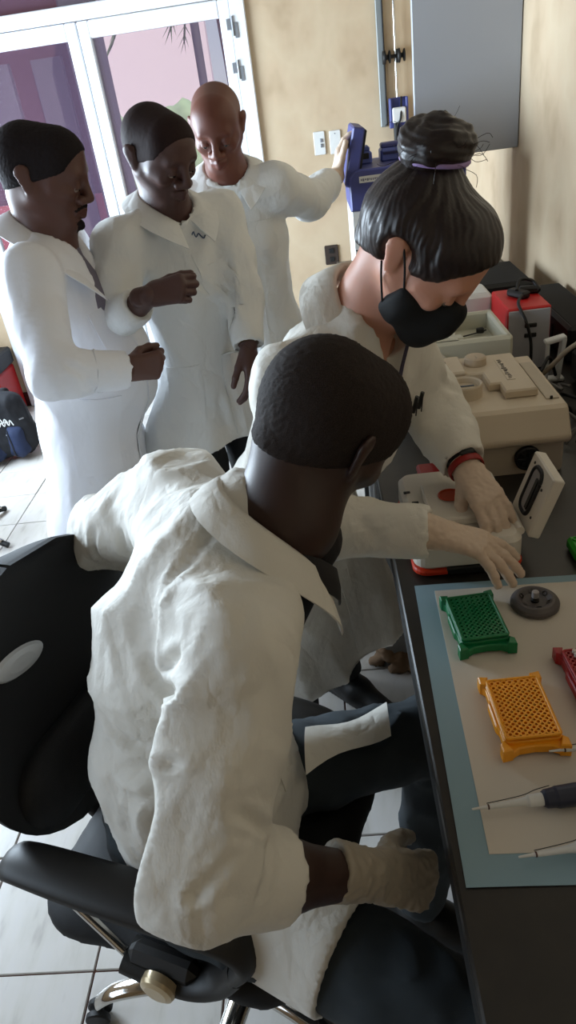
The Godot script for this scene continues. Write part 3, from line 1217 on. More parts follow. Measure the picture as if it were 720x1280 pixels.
# ---------------------------------------------------------------- office chair
func chair() -> void:
	# seat faces F, its own left is L
	var seat := Vector3(-0.31, 0.0, -0.86)
	var F := Vector3(0.93, 0, 0.35).normalized()
	var L := Vector3(0.35, 0, -0.93).normalized()
	var b := Basis(L, Vector3.UP, F)   # x left, y up, z forward
	var t := thing("office_chair", "black office chair with padded arms and silver badge under the seated man", "chair", seat)
	var W := func(x: float, y: float, z: float) -> Vector3: return b * Vector3(x, y, z)
	# seat cushion
	var f := Field.new()
	f.cell = 0.012
	f.bone(seat + W.call(-0.17, 0.485, -0.16), seat + W.call(0.17, 0.485, -0.16), 0.075, 0.075, 0.06, Vector3.UP, 1.9)
	f.bone(seat + W.call(-0.17, 0.485, 0.17), seat + W.call(0.17, 0.485, 0.17), 0.075, 0.075, 0.06, Vector3.UP, 1.9)
	for x in [-0.16, -0.05, 0.05, 0.16]:
		f.bone(seat + W.call(x, 0.485, -0.17), seat + W.call(x, 0.485, 0.18), 0.09, 0.09, 0.05, Vector3.UP, 2.1)
	grow("seat", [f], M.chair_pad, t)
	var pan := start()
	prism(pan, outline(0.42, 0.42, 0.08), 0.025, W.call(0, 0.425, 0), Basis(L, F, Vector3.DOWN), 0.006)
	put("seat_pan", pan, M.chair_plastic, t)
	# backrest: a tapering shell, its face leaning back
	var rows := []
	var nv := 26
	var nu := 25
	for i in nv:
		var v := float(i) / (nv - 1)
		var y := lerpf(0.600, 1.092, v)
		var half := 0.236 * pow(maxf(0.0, 1.0 - pow(absf(v * 2.0 - 1.0), 3.2)), 0.5) + 0.004
		var row := []
		for j in nu:
			var u := float(j) / (nu - 1) * 2.0 - 1.0
			var z := -0.235 - 0.085 * v + 0.045 * u * u - 0.02 * sin(v * PI)
			row.append([half * u, y, z, (1.0 - pow(absf(u), 4.0)) * (1.0 - pow(absf(v * 2.0 - 1.0), 6.0))])
		rows.append(row)
	var st := start()
	for side in [1.0, -1.0]:
		var g := []
		for i in nv:
			var line := []
			for j in nu:
				var q = rows[i][j]
				line.append(W.call(q[0], q[1], q[2] + side * (0.006 + 0.030 * q[3])))
			g.append(line)
		for i in nv - 1:
			for j in nu - 1:
				if side > 0:
					quad(st, g[i][j], g[i][j + 1], g[i + 1][j + 1], g[i + 1][j], 1)
				else:
					quad(st, g[i][j + 1], g[i][j], g[i + 1][j], g[i + 1][j + 1], 2)
		if side < 0:
			continue
	for i in nv - 1:
		for j in [0, nu - 1]:
			var p0 = rows[i][j]
			var p1 = rows[i + 1][j]
			var q := [W.call(p0[0], p0[1], p0[2] + 0.006), W.call(p1[0], p1[1], p1[2] + 0.006), W.call(p1[0], p1[1], p1[2] - 0.006), W.call(p0[0], p0[1], p0[2] - 0.006)]
			if j > 0:
				q.reverse()
			quad(st, q[0], q[1], q[2], q[3], 3)
	for j in nu - 1:
		for i in [0, nv - 1]:
			var p0 = rows[i][j]
			var p1 = rows[i][j + 1]
			var q := [W.call(p0[0], p0[1], p0[2] - 0.006), W.call(p1[0], p1[1], p1[2] - 0.006), W.call(p1[0], p1[1], p1[2] + 0.006), W.call(p0[0], p0[1], p0[2] + 0.006)]
			if i > 0:
				q.reverse()
			quad(st, q[0], q[1], q[2], q[3], 3)
	var back := put("backrest", st, M.chair_pad, t)
	# lumbar roll and silver badge on the face
	var lum := Field.new()
	lum.cell = 0.01
	lum.bone(seat + W.call(-0.12, 0.71, -0.225), seat + W.call(0.12, 0.71, -0.225), 0.085, 0.085, 0.02, F, 2.0)
	grow("lumbar_pad", [lum], M.chair_pad, back)
	var bd := start()
	var bb := frame_of(W.call(0, 0.10, 1), Vector3.UP).rotated(F, deg_to_rad(-12))
	var prof := [Vector2(0.0, 0.010), Vector2(0.5, 0.0092), Vector2(0.85, 0.006), Vector2(1.0, 0.0), Vector2(0.0, 0.0)]
	lathe(bd, prof, Vector3.ZERO, Basis(bb.x * 0.062, bb.z, -bb.y * 0.024), 28)
	var badge := put("badge", bd, paint(Color(0.82, 0.83, 0.84), 0.4, 0.3), back)
	badge.position = W.call(-0.055, 0.93, -0.268)
	badge.set_meta("label", "silver oval badge")
	# arms
	for s in [-1.0, 1.0]:
		var x: float = s * 0.265
		var dy := -0.115 if s > 0 else 0.0   # the far arm is set lower
		var pad := start()
		var pl := arc([W.call(x * 0.97, 0.668 + dy, -0.222), W.call(x * 0.965, 0.690 + dy, -0.195), W.call(x * 0.96, 0.695 + dy, -0.05), W.call(x * 0.94, 0.690 + dy, 0.10), W.call(x * 0.92, 0.670 + dy, 0.175), W.call(x * 0.92, 0.628 + dy, 0.205), W.call(x * 0.94, 0.580 + dy, 0.180)], 6)
		var rad := []
		for i in pl.size():
			var v := float(i) / (pl.size() - 1)
			rad.append(0.043 * pow(clampf(sin(PI * clampf(v * 1.02 + 0.02, 0, 1)), 0.0, 1.0), 0.30) if v < 0.6 else 0.042 - 0.010 * (v - 0.6) / 0.4)
		tube(pad, pl, rad, 14, true, 0.52, Vector3.UP)
		var arm := put("armrest", pad, M.chair_plastic, t)
		var br := start()
		tube(br, arc([W.call(x * 0.94, 0.590 + dy, 0.185), W.call(x * 0.955, 0.535, 0.145), W.call(x * 0.98, 0.505, 0.08), W.call(x * 0.98, 0.515, -0.03)], 6), 0.032, 12, true, 0.6, Vector3.UP)
		box(br, W.call(x * 0.97, 0.505, 0.04), Vector3(0.04, 0.085, 0.13), 0.014, b)
		put("arm_bracket", br, M.chair_plastic, arm)
		var kn := start()
		var kb := Basis(b.z, b.x * s, b.y)
		lathe(kn, [Vector2(0, 0.022), Vector2(0.020, 0.0215), Vector2(0.0285, 0.018), Vector2(0.031, 0.012), Vector2(0.031, 0.0), Vector2(0, 0)], W.call(x * 1.055, 0.512, 0.044), kb, 24)
		var knob := put("arm_knob", kn, paint(Color(0.78, 0.70, 0.56), 0.28, 0.35), arm)
		knob.set_meta("label", "cream metallic arm knob")
		var rod := start()
		tube(rod, [W.call(x * 0.97, 0.680 + dy, -0.150), W.call(x * 0.99, 0.515, -0.025)], 0.0085, 10)
		put("arm_rod", rod, M.chrome, arm)
		var cl := start()
		box(cl, W.call(x * 0.965, 0.668 + dy, -0.145), Vector3(0.03, 0.02, 0.05), 0.006, b)
		put("rod_clip", cl, M.chair_plastic, arm)
		var ar := start()
		tube(ar, [W.call(x * 0.94, 0.49, 0.05), W.call(x * 0.5, 0.41, 0.05)], 0.016, 10)
		put("arm_stay", ar, M.chair_plastic, arm)
	var bar := start()
	tube(bar, arc([W.call(0, 0.41, -0.10), W.call(0, 0.42, -0.24), W.call(0, 0.50, -0.31), W.call(0, 0.72, -0.30)], 6), 0.024, 12, true, 0.6)
	put("back_bar", bar, M.chair_plastic, t)
	# column and base
	var hub := Vector3(0.010, 0, 0.085)
	var colm := start()
	lathe(colm, [Vector2(0.0, 0.42), Vector2(0.06, 0.42), Vector2(0.055, 0.38), Vector2(0.016, 0.37), Vector2(0.016, 0.24), Vector2(0.026, 0.24), Vector2(0.026, 0.08), Vector2(0, 0.08)], hub, Basis.IDENTITY, 20)
	put("gas_column", colm, M.chrome, t)
	for k in 5:
		var a := deg_to_rad(33.5 + 72.0 * k)
		var d := Vector3(cos(a), 0, sin(a)).rotated(Vector3.UP, 0.0)
		var lg := start()
		tube(lg, arc([d * 0.02 + Vector3(0, 0.115, 0), d * 0.15 + Vector3(0, 0.128, 0), d * 0.28 + Vector3(0, 0.110, 0), d * 0.335 + Vector3(0, 0.072, 0)], 6), range(19).map(func(i): return 0.027 - 0.0005 * i), 12, true, 0.55)
		var leg := put("leg", lg, M.chrome, t)
		leg.position = hub
		var ca := start()
		var ax := d.cross(Vector3.UP)
		for s in [-0.013, 0.013]:
			lathe(ca, [Vector2(0, -0.008), Vector2(0.024, -0.008), Vector2(0.027, -0.005), Vector2(0.027, 0.005), Vector2(0.024, 0.008), Vector2(0, 0.008)], d * 0.345 + Vector3(0, 0.028, 0) + ax * s, Basis(d, ax, d.cross(ax)), 18)
		tube(ca, [d * 0.337 + Vector3(0, 0.075, 0), d * 0.340 + Vector3(0, 0.04, 0)], 0.009, 8)
		put("caster", ca, M.black, leg)


# ---------------------------------------------------------------- the seated man
func seated_man() -> void:
	var at := Vector3(-0.10, 0.0, -0.80)
	var t := thing("person", "seated man", "person", at)
	t.set_meta("label", "man sitting on the office chair in a white coat, seen from behind in the foreground")
	t.set_meta("skin_m", skin(Color(0.20, 0.115, 0.085)))
	var sk: Material = t.get_meta("skin_m")
	var F := Vector3(0.93, 0, -0.37).normalized()
	# joints
	var pel := Vector3(-0.335, 0.655, -0.785)
	var waist := Vector3(-0.305, 0.83, -0.80)
	var chest := Vector3(-0.255, 1.00, -0.83)
	var upper := Vector3(-0.195, 1.11, -0.85)
	var nb := Vector3(-0.090, 1.200, -0.850)
	var rs := Vector3(-0.150, 1.125, -0.690)
	var ls := Vector3(-0.280, 1.125, -1.050)
	var re := Vector3(-0.214, 0.925, -0.498)
	var rw := Vector3(-0.015, 0.778, -0.578)
	var le := Vector3(-0.475, 1.01, -1.160)
	var lw := Vector3(-0.28, 0.85, -1.20)
	var rh := Vector3(-0.275, 0.60, -0.685)
	var lh := Vector3(-0.265, 0.60, -0.875)
	var rk := Vector3(0.165, 0.565, -0.445)
	var lk := Vector3(0.15, 0.57, -1.0)
	var ra := Vector3(0.10, 0.12, -0.42)
	var la := Vector3(0.085, 0.12, -0.93)
	# head
	var hc := Vector3(-0.014, 1.293, -0.913)
	var hz := Vector3(0.49, -0.643, -0.59).normalized()
	var hb := frame_of(hz, Vector3(0.66, 0.77, -0.28))
	var hf := Field.new()
	hf.cell = 0.0042
	head_bones(hf, hc, hb, 1.06, 1.3)
	hf.bone(hc + hb * Vector3(0, -0.04, -0.04), nb + Vector3(0.01, 0.0, 0), 0.060, 0.066, 0.03)
	hf.bone(nb + Vector3(0.01, 0.0, 0), upper, 0.066, 0.085, 0.04)
	hf.paint = skin_paint(hc, hb, 1.06, Color(0.75, 0.55, 0.55))
	var bf := Field.new()
	bf.cell = 0.016
	bf.bone(pel, waist, 0.115, 0.11, 0.05, F, 1.1)
	bf.bone(waist, chest, 0.11, 0.13, 0.05, F, 1.15)
	bf.bone(chest, upper, 0.13, 0.10, 0.05, F, 1.1)
	bf.bone(rs, ls, 0.06, 0.06, 0.05)
	bf.bone(rs, re, 0.052, 0.042, 0.03)
	bf.bone(ls, le, 0.052, 0.042, 0.03)
	bf.bone(le, lw, 0.042, 0.029, 0.02)
	for q in [[rh, rk, ra], [lh, lk, la]]:
		bf.bone(pel, q[0], 0.10, 0.085, 0.05)
		bf.bone(q[0], q[1], 0.08, 0.056, 0.03)
		bf.bone(q[1], q[2], 0.054, 0.036, 0.02)
	var af := Field.new()
	af.cell = 0.006
	af.bone(re, re.lerp(rw, 0.45), 0.043, 0.043, 0.02)
	af.bone(re.lerp(rw, 0.45), rw, 0.043, 0.027, 0.02)
	af.bone(rw, rw + (rw - re).normalized() * 0.005, 0.027, 0.020, 0.01)
	grow("body", [hf, bf, af], sk, t)
	eyes(t, hc, hb, 1.06, 0.1)
	brows(t, hc, hb, 1.06, M.hair)
	grow("hair", [hair_cap(hc, hb, 1.06, 0.005, 0.080, -0.060, 0.0016)], M.hair_short, t)
	# coat
	var cf := Field.new()
	cf.cell = 0.0072
	cf.bone(pel + Vector3(0.0, -0.045, 0), waist, 0.150, 0.143, 0.06, F, 1.12)
	cf.bone(pel + F * 0.06 + Vector3(0, 0.0, 0), waist + F * 0.03, 0.15, 0.13, 0.06)
	cf.bone(waist, chest, 0.143, 0.150, 0.06, F, 1.12)
	cf.bone(chest, upper, 0.150, 0.118, 0.06, F, 1.08)
	cf.bone(upper, nb - Vector3(0.035, 0.015, 0), 0.105, 0.078, 0.05)
	cf.bone(ls, nb - Vector3(0.05, 0.035, 0.03), 0.070, 0.070, 0.06)
	cf.bone(rs, ls, 0.072, 0.072, 0.06)
	cf.bone(rs, rs.lerp(re, 0.5), 0.083, 0.076, 0.045)
	cf.bone(rs.lerp(re, 0.5), re, 0.076, 0.071, 0.03)
	var cuff := re.lerp(rw, 0.40)
	cf.bone(re, cuff, 0.071, 0.060, 0.03)
	cf.bone(ls, ls.lerp(le, 0.5), 0.085, 0.078, 0.045)
	cf.bone(ls.lerp(le, 0.5), le, 0.078, 0.068, 0.03)
	cf.bone(le, lw, 0.068, 0.046, 0.03)
	# skirts of the coat over both thighs
	cf.bone(rh + Vector3(0.0, 0.005, -0.015), rh.lerp(rk, 0.46) + Vector3(0, 0.005, -0.01), 0.105, 0.102, 0.05)
	cf.bone(lh, lh.lerp(lk, 0.16), 0.112, 0.100, 0.05)
	cf.cut(nb + Vector3(0.05, 0.09, 0), nb + F * 0.012 - Vector3(0, 0.055, 0), 0.078, 0.060, 0.01)
	cf.cut(nb + F * 0.09 + Vector3(0, 0.02, 0), chest + F * 0.16 + Vector3(0, 0.04, 0), 0.052, 0.012, 0.01)
	cuff_end(cf, re, cuff, 0.070)
	cuff_end(cf, rh, rh.lerp(rk, 0.44), 0.150)
	cloth(cf, 0.014, 5.0, [
		[[Vector3(-0.285, 1.085, -0.72), Vector3(-0.247, 1.067, -0.661), Vector3(-0.262, 1.02, -0.63), Vector3(-0.27, 0.94, -0.62), Vector3(-0.27, 0.86, -0.60)], 0.018, -0.020],
		[[Vector3(-0.27, 1.06, -0.68), Vector3(-0.19, 1.09, -0.63), Vector3(-0.12, 1.12, -0.60)], 0.013, -0.014],
		[[Vector3(-0.235, 1.09, -0.68), Vector3(-0.18, 1.135, -0.66)], 0.014, -0.010],
		[[Vector3(-0.256, 1.015, -0.605), Vector3(-0.20, 1.04, -0.575), Vector3(-0.146, 1.07, -0.555)], 0.009, -0.007],
		[[Vector3(-0.25, 0.985, -0.58), Vector3(-0.19, 0.985, -0.53)], 0.010, -0.006],
		[[Vector3(-0.27, 0.909, -0.517), Vector3(-0.21, 0.95, -0.47), Vector3(-0.153, 0.995, -0.485)], 0.011, -0.008],
		[[Vector3(-0.133, 0.962, -0.526), Vector3(-0.15, 1.0, -0.525), Vector3(-0.166, 1.025, -0.526)], 0.010, -0.009],
		[[Vector3(-0.133, 0.962, -0.526), Vector3(-0.17, 0.92, -0.48)], 0.010, -0.009],
		[[Vector3(-0.133, 0.95, -0.55), Vector3(-0.15, 0.89, -0.54), Vector3(-0.2, 0.85, -0.52)], 0.012, -0.009],
		[[Vector3(-0.15, 0.90, -0.60), Vector3(-0.17, 0.87, -0.575)], 0.010, -0.008],
		[[Vector3(-0.126, 0.889, -0.624), Vector3(-0.15, 0.80, -0.62), Vector3(-0.20, 0.74, -0.60)], 0.016, -0.011],
		[[Vector3(-0.09, 0.92, -0.72), Vector3(-0.13, 0.80, -0.67), Vector3(-0.17, 0.72, -0.62)], 0.016, -0.011],
		[[Vector3(-0.368, 0.972, -0.745), Vector3(-0.33, 0.95, -0.69), Vector3(-0.285, 0.948, -0.656)], 0.014, -0.009],
		[[Vector3(-0.384, 0.889, -0.67), Vector3(-0.34, 0.90, -0.63), Vector3(-0.296, 0.9, -0.591)], 0.016, 0.009],
		[[Vector3(-0.152, 1.23, -0.827), Vector3(-0.199, 1.173, -0.765), Vector3(-0.23, 1.12, -0.72)], 0.012, -0.007],
		[[Vector3(-0.40, 1.08, -1.08), Vector3(-0.44, 1.03, -1.08), Vector3(-0.45, 0.99, -1.08)], 0.012, -0.008],
		[[Vector3(-0.36, 1.11, -1.03), Vector3(-0.38, 1.04, -1.03)], 0.014, -0.010],
	], 21, 0.7, 0.55)
	var coat := grow("lab_coat", [cf], M.coat_worn, t)
	seam_later.append([coat, func():
		band("placket", cf, arc([Vector3(-0.07, 1.08, -0.82), Vector3(-0.09, 0.98, -0.80), Vector3(-0.10, 0.86, -0.78), Vector3(-0.09, 0.74, -0.76)], 6), 0.035, 0.002, M.coat_worn, coat)
	])
	collar("collar", nb - Vector3(0.01, 0.002, 0), Vector3(0.42, 0.90, -0.10), F, 0.082, 0.082, M.coat_worn, t, 0.034, 0.040, 0.050, 158.0, 0.105, 0.8)
	# flap of the coat's front lying over the far thigh
	var fl := start()
	var rows := []
	for i in 6:
		var u := i / 5.0
		var row := []
		for j in 9:
			var v := j / 8.0
			var p := Vector3(-0.11, 0.70, -0.86).lerp(Vector3(0.045, 0.672, -0.965 + 0.03 * u), v) + Vector3(0.0, 0.0, -0.10 * (u - 0.5))
			p.y += 0.030 * sin(v * 5.0 + u * 2.0) * 0.4 - 0.05 * pow(u - 0.45, 2.0) + 0.012
			row.append(p - at)
		rows.append(row)
	sheet(fl, rows, 0.002)
	put("coat_flap", fl, M.coat_worn, t)
	# shirt at the open neck
	var sf := Field.new()
	sf.cell = 0.009
	sf.bone(chest + F * 0.05, nb + F * 0.035 - Vector3(0, 0.05, 0), 0.115, 0.052, 0.04)
	grow("shirt", [sf], M.shirt_dark, t)
	collar("shirt_collar", nb + F * 0.012 - Vector3(0, 0.02, 0), Vector3(0.45, 0.88, -0.1), F, 0.066, 0.069, M.shirt_dark, t, 0.018, 0.03, 0.03, 160.0, 0.06, 0.5)
	# trousers and shoes
	var tf := Field.new()
	tf.cell = 0.013
	for q in [[rh, rk, ra], [lh, lk, la]]:
		tf.bone(pel, q[0], 0.12, 0.10, 0.05)
		tf.bone(q[0], q[1], 0.098, 0.074, 0.04)
		tf.bone(q[1], q[2] + Vector3(0, 0.0, 0), 0.072, 0.060, 0.03)
		tf.below(Vector3.DOWN, Vector3(0, 0.10, 0), 0.005)
	cloth(tf, 0.008, 9.0, [[[lk + Vector3(-0.06, -0.02, 0.05), lk + Vector3(0.05, -0.06, 0.07)], 0.014, -0.01]], 4)
	grow("jeans", [tf], M.jeans, t)
	for q in [ra, la]:
		var s := Field.new()
		s.cell = 0.008
		var d := Vector3(0.93, 0, 0.36) if q == ra else Vector3(0.80, 0, 0.45)
		shoe_bones(s, q, d.normalized())
		grow("shoe", [s], M.shoe_black, t)
	# right hand, gloved and half closed on the thigh
	var D := Vector3(0.72, -0.55, -0.20).normalized()
	var N := Vector3(-0.35, -0.75, -0.55)
	var S := Vector3(0.30, 0.35, -0.90)
	var gf := Field.new()
	gf.cell = 0.0035
	hand_bones(gf, rw + D * 0.01, D, N, S, [[58, 70, 45, 4], [64, 75, 45, 1], [68, 75, 45, -2], [70, 72, 45, -6]], [38, 34, 24], 1.06, 0.002)
	glove_cuff(gf, rw, D, 0.040)
	cloth(gf, 0.0022, 45.0, [], 9, 1.0)
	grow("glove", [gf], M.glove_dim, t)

func shoe_bones(f: Field, ankle: Vector3, d: Vector3) -> void:
	var g := Vector3(ankle.x, 0, ankle.z)
	f.bone(g - d * 0.055 + Vector3(0, 0.045, 0), g + d * 0.05 + Vector3(0, 0.045, 0), 0.040, 0.042, 0.02)
	f.bone(g + d * 0.05 + Vector3(0, 0.040, 0), g + d * 0.175 + Vector3(0, 0.030, 0), 0.045, 0.032, 0.03, Vector3.UP, 1.15)
	f.bone(g + Vector3(0, 0.05, 0), g + Vector3(0, 0.105, 0) - d * 0.01, 0.044, 0.042, 0.02)
	f.bone(g - d * 0.06 + Vector3(0, 0.012, 0), g + d * 0.18 + Vector3(0, 0.012, 0), 0.042, 0.040, 0.01, Vector3.UP, 3.2)
	f.below(Vector3.DOWN, Vector3(0, 0.0, 0), 0.002)

func glove_cuff(f: Field, wr: Vector3, D: Vector3, r: float) -> void:
	f.bone(wr - D * 0.055, wr - D * 0.005, r, r * 0.86, 0.008)
	f.below(-D, wr - D * 0.062, 0.003)

var seam_later := []


# ---------------------------------------------------------------- the others
# j: pel waist chest upper nb, rs re rw, ls le lw, hips and feet
func coat_bones(f: Field, j: Dictionary, F: Vector3, g: float, hem: float, hem_out := 0.03) -> void:
	f.bone(j.pel, j.waist, 0.150 * g, 0.140 * g, 0.06, F, 1.15)
	f.bone(j.waist, j.chest, 0.140 * g, 0.150, 0.06, F, 1.15)
	f.bone(j.chest, j.upper, 0.150, 0.112, 0.06, F, 1.10)
	f.bone(j.upper, j.nb - Vector3(0, 0.02, 0), 0.100, 0.066, 0.05)
	f.bone(j.rs, j.ls, 0.070, 0.070, 0.06)
	for s in ["r", "l"]:
		var a: Vector3 = j[s + "s"]
		var b: Vector3 = j[s + "e"]
		var c: Vector3 = j[s + "w"]
		f.bone(a, a.lerp(b, 0.5), 0.074, 0.068, 0.04)
		f.bone(a.lerp(b, 0.5), b, 0.068, 0.062, 0.03)
		f.bone(b, j.get(s + "c", c), 0.062, 0.049, 0.025)
	# skirts
	var low: Vector3 = j.low
	var side := Vector3.UP.cross(F)
	for s in [-1.0, 1.0]:
		f.bone(j.pel + side * 0.05 * s, low + side * (0.07 + hem_out) * s, 0.125 * g, 0.135 * g + hem_out, 0.07, F, 1.05)
	f.below(Vector3.DOWN, Vector3(0, hem, 0), 0.004)
	for k in ["r", "l"]:
		cuff_end(f, j[k + "e"], j.get(k + "c", j[k + "w"] - (j[k + "w"] - j[k + "e"]).normalized() * 0.015))
	f.cut(j.nb + Vector3(0, 0.09, 0) + F * 0.03, j.nb - Vector3(0, 0.045, 0) + F * 0.015, 0.074, 0.054, 0.01)

func body_bones(f: Field, j: Dictionary, F: Vector3) -> void:
	f.cell = 0.018
	f.bone(j.pel, j.waist, 0.115, 0.105, 0.05, F, 1.2)
	f.bone(j.waist, j.chest, 0.105, 0.120, 0.05, F, 1.2)
	f.bone(j.chest, j.upper, 0.120, 0.085, 0.05, F, 1.15)
	f.bone(j.rs, j.ls, 0.052, 0.052, 0.05)
	for s in ["r", "l"]:
		f.bone(j[s + "s"], j[s + "e"], 0.048, 0.038, 0.03)
		f.bone(j[s + "e"], j[s + "w"], 0.038, 0.027, 0.02)
		f.bone(j.pel, j[s + "h"], 0.10, 0.085, 0.05)
		f.bone(j[s + "h"], j[s + "k"], 0.080, 0.055, 0.03)
		f.bone(j[s + "k"], j[s + "a"], 0.053, 0.036, 0.02)

func legs(t: Node3D, j: Dictionary, m: Material, d: Vector3, called := "trousers", shoe: Material = null) -> void:
	var f := Field.new()
	f.cell = 0.015
	for s in ["r", "l"]:
		f.bone(j.pel, j[s + "h"], 0.090, 0.086, 0.04)
		f.bone(j[s + "h"], j[s + "k"], 0.092, 0.070, 0.03)
		f.bone(j[s + "k"], j[s + "a"], 0.070, 0.058, 0.02)
	f.below(Vector3.DOWN, Vector3(0, 0.085, 0), 0.005)
	cloth(f, 0.007, 8.0, [], 31)
	grow(called, [f], m, t)
	for s in ["r", "l"]:
		var q := Field.new()
		q.cell = 0.009
		shoe_bones(q, j[s + "a"], d)
		grow("shoe", [q], shoe if shoe else M.shoe_black, t)

func stand_legs(j: Dictionary, rf: Vector3, lf: Vector3, F: Vector3) -> void:
	var side := Vector3.UP.cross(F)
	j.rh = j.pel - side * 0.085 - Vector3(0, 0.03, 0)
	j.lh = j.pel + side * 0.085 - Vector3(0, 0.03, 0)
	j.ra = rf + Vector3(0, 0.10, 0)
	j.la = lf + Vector3(0, 0.10, 0)
	j.rk = j.rh.lerp(j.ra, 0.5) + F * 0.02
	j.lk = j.lh.lerp(j.la, 0.5) + F * 0.02

func forearm(e: Vector3, w: Vector3) -> Field:
	var f := Field.new()
	f.cell = 0.006
	f.bone(e.lerp(w, 0.35), w, 0.040, 0.0265, 0.02)
	f.bone(w, w + (w - e).normalized() * 0.004, 0.0265, 0.022, 0.01)
	return f

func woman() -> void:
	var at := Vector3(-0.10, 0, -1.58)
	var t := thing("person", "woman with a dark hair bun, black face mask and white coat bending over the bench", "person", at)
	var sk := skin(Color(0.80, 0.58, 0.49))
	sk.subsurf_scatter_enabled = true
	sk.subsurf_scatter_strength = 0.15
	t.set_meta("skin_m", sk)
	var F := Vector3(0.7, 0, 0.7).normalized()
	var j := {"pel": Vector3(-0.135, 0.86, -1.51), "waist": Vector3(-0.085, 0.98, -1.43), "chest": Vector3(-0.005, 1.14, -1.335), "upper": Vector3(0.025, 1.25, -1.285), "nb": Vector3(0.086, 1.375, -1.275),
		"rs": Vector3(-0.072, 1.262, -1.165), "re": Vector3(-0.055, 1.005, -1.125), "rw": Vector3(0.150, 1.000, -1.075),
		"ls": Vector3(0.122, 1.258, -1.358), "le": Vector3(0.198, 1.10, -1.485), "lw": Vector3(0.250, 1.015, -1.290), "low": Vector3(-0.075, 0.42, -1.47)}
	stand_legs(j, Vector3(-0.19, 0, -1.52), Vector3(-0.05, 0, -1.68), F)
	var hc := Vector3(0.167, 1.452, -1.213)
	var hb := frame_of(Vector3(0.58, -0.74, 0.34), Vector3(0.5, 1, 0.3))
	var hf := Field.new()
	hf.cell = 0.004
	head_bones(hf, hc, hb, 0.97, 0.85, 0.92)
	hf.bone(hc + hb * Vector3(0, -0.03, -0.045), j.nb, 0.049, 0.052, 0.03)
	hf.bone(j.nb, j.upper, 0.052, 0.080, 0.04)
	hf.paint = skin_paint(hc, hb, 0.97, Color(0.85, 0.55, 0.55))
	var bf := Field.new()
	body_bones(bf, j, F)
	grow("body", [hf, bf, forearm(j.re, j.rw), forearm(j.le, j.lw)], sk, t)
	eyes(t, hc, hb, 0.97, 0.2)
	brows(t, hc, hb, 0.97, M.hair)
	# hair drawn up into a bun
	var up := (hb * Vector3(0, 0.80, -0.60)).normalized()
	var bun := hc + hb * Vector3(0, 0.110, -0.084)
	var f := Field.new()
	f.cell = 0.0034
	f.bone(hc + hb * Vector3(0, 0.033, -0.045), hc + hb * Vector3(0, 0.046, 0.026), 0.0865, 0.0790, 0.02)
	f.bone(hc + hb * Vector3(0, -0.005, -0.045), hc + hb * Vector3(0, -0.035, -0.050), 0.074, 0.058, 0.03)
	f.bone(hc + hb * Vector3(0, 0.0, 0.012), hc + hb * Vector3(0, -0.025, 0.010), 0.066, 0.060, 0.03)
	f.bone(hc + hb * Vector3(0, 0.08, -0.066), bun, 0.050, 0.036, 0.03)
	f.cut(hc + hb * Vector3(0, -0.020, 0.122), hc + hb * Vector3(0, -0.09, 0.13), 0.097, 0.105, 0.016)
	f.below(hb * Vector3(0, -0.90, 0.43), hc + hb * Vector3(0, -0.060, -0.10), 0.006)
	for x in [-1.0, 1.0]:
		f.cut(hc + hb * Vector3(x * 0.094, 0.000, -0.014), hc + hb * Vector3(x * 0.094, -0.03, -0.004), 0.033, 0.033, 0.012)
	var nz := FastNoiseLite.new()
	nz.seed = 4
	nz.frequency = 9.0
	var e1 := up.cross(Vector3.RIGHT).normalized()
	var e2 := up.cross(e1)
	f.disp = func(p: Vector3, _n: Vector3) -> float:
		var q := p - bun
		var az := atan2(q.dot(e2), q.dot(e1))
		return 0.0004 * sin(az * 58.0 + nz.get_noise_3dv(p) * 9.0) + 0.0007 * sin(az * 19.0 + nz.get_noise_3dv(p * 0.7) * 7.0)
	var hair := grow("hair", [f], M.hair_brown, t)
	var g := Field.new()
	g.cell = 0.0034
	var bc := bun + up * 0.022
	for k in 9:
		var t0 := TAU * k / 9.0
		var t1 := TAU * (k + 1) / 9.0
		g.bone(bc + (e1 * cos(t0) + e2 * sin(t0)) * 0.030 + up * 0.006 * sin(t0 * 2.0), bc + (e1 * cos(t1) + e2 * sin(t1)) * 0.030 + up * 0.006 * sin(t1 * 2.0), 0.027, 0.027, 0.012)
	g.bone(bc - up * 0.02, bc + up * 0.014, 0.036, 0.030, 0.015)
	g.disp = func(p: Vector3, _n: Vector3) -> float:
		var q := p - bc
		var az := atan2(q.dot(e2), q.dot(e1))
		var ring := Vector2(Vector2(q.dot(e1), q.dot(e2)).length() - 0.030, q.dot(up)).angle()
		return 0.0013 * sin(ring * 5.0 + az * 3.0 + nz.get_noise_3dv(p * 1.5) * 5.0) + 0.0008 * sin(ring * 15.0 + az * 4.0)
	grow("bun", [g], M.hair_brown, hair)
	var ti := start()
	var ring := []
	for k in 25:
		var az := TAU * k / 24.0
		ring.append(bun + up * 0.002 + (e1 * cos(az) + e2 * sin(az)) * 0.0505 - at)
	tube(ti, ring, 0.0042, 8, false)
	put("hair_tie", ti, paint(Color(0.62, 0.52, 0.72), 0.6), hair)
	var rng := RandomNumberGenerator.new()
	rng.seed = 77
	var fly := start()
	for k in 30:
		var az := rng.randf() * TAU
		var dd := e1 * cos(az) + e2 * sin(az)
		var p0: Vector3 = bc + dd * 0.040 + up * rng.randf_range(-0.03, 0.02) - at
		var p1: Vector3 = p0 + dd * rng.randf_range(0.015, 0.035) + up * rng.randf_range(-0.02, 0.02)
		var p2: Vector3 = p1 + dd * rng.randf_range(0.002, 0.02) + up * rng.randf_range(-0.025, 0.025)
		tube(fly, arc([p0, p1, p2], 4), 0.0004, 4)
	var fl := put("loose_strands", fly, M.hair_brown, hair)
	fl.set_meta("kind", "stuff")
	# mask and its ear loops
	var mf := Field.new()
	mf.cell = 0.0036
	var s := 0.97
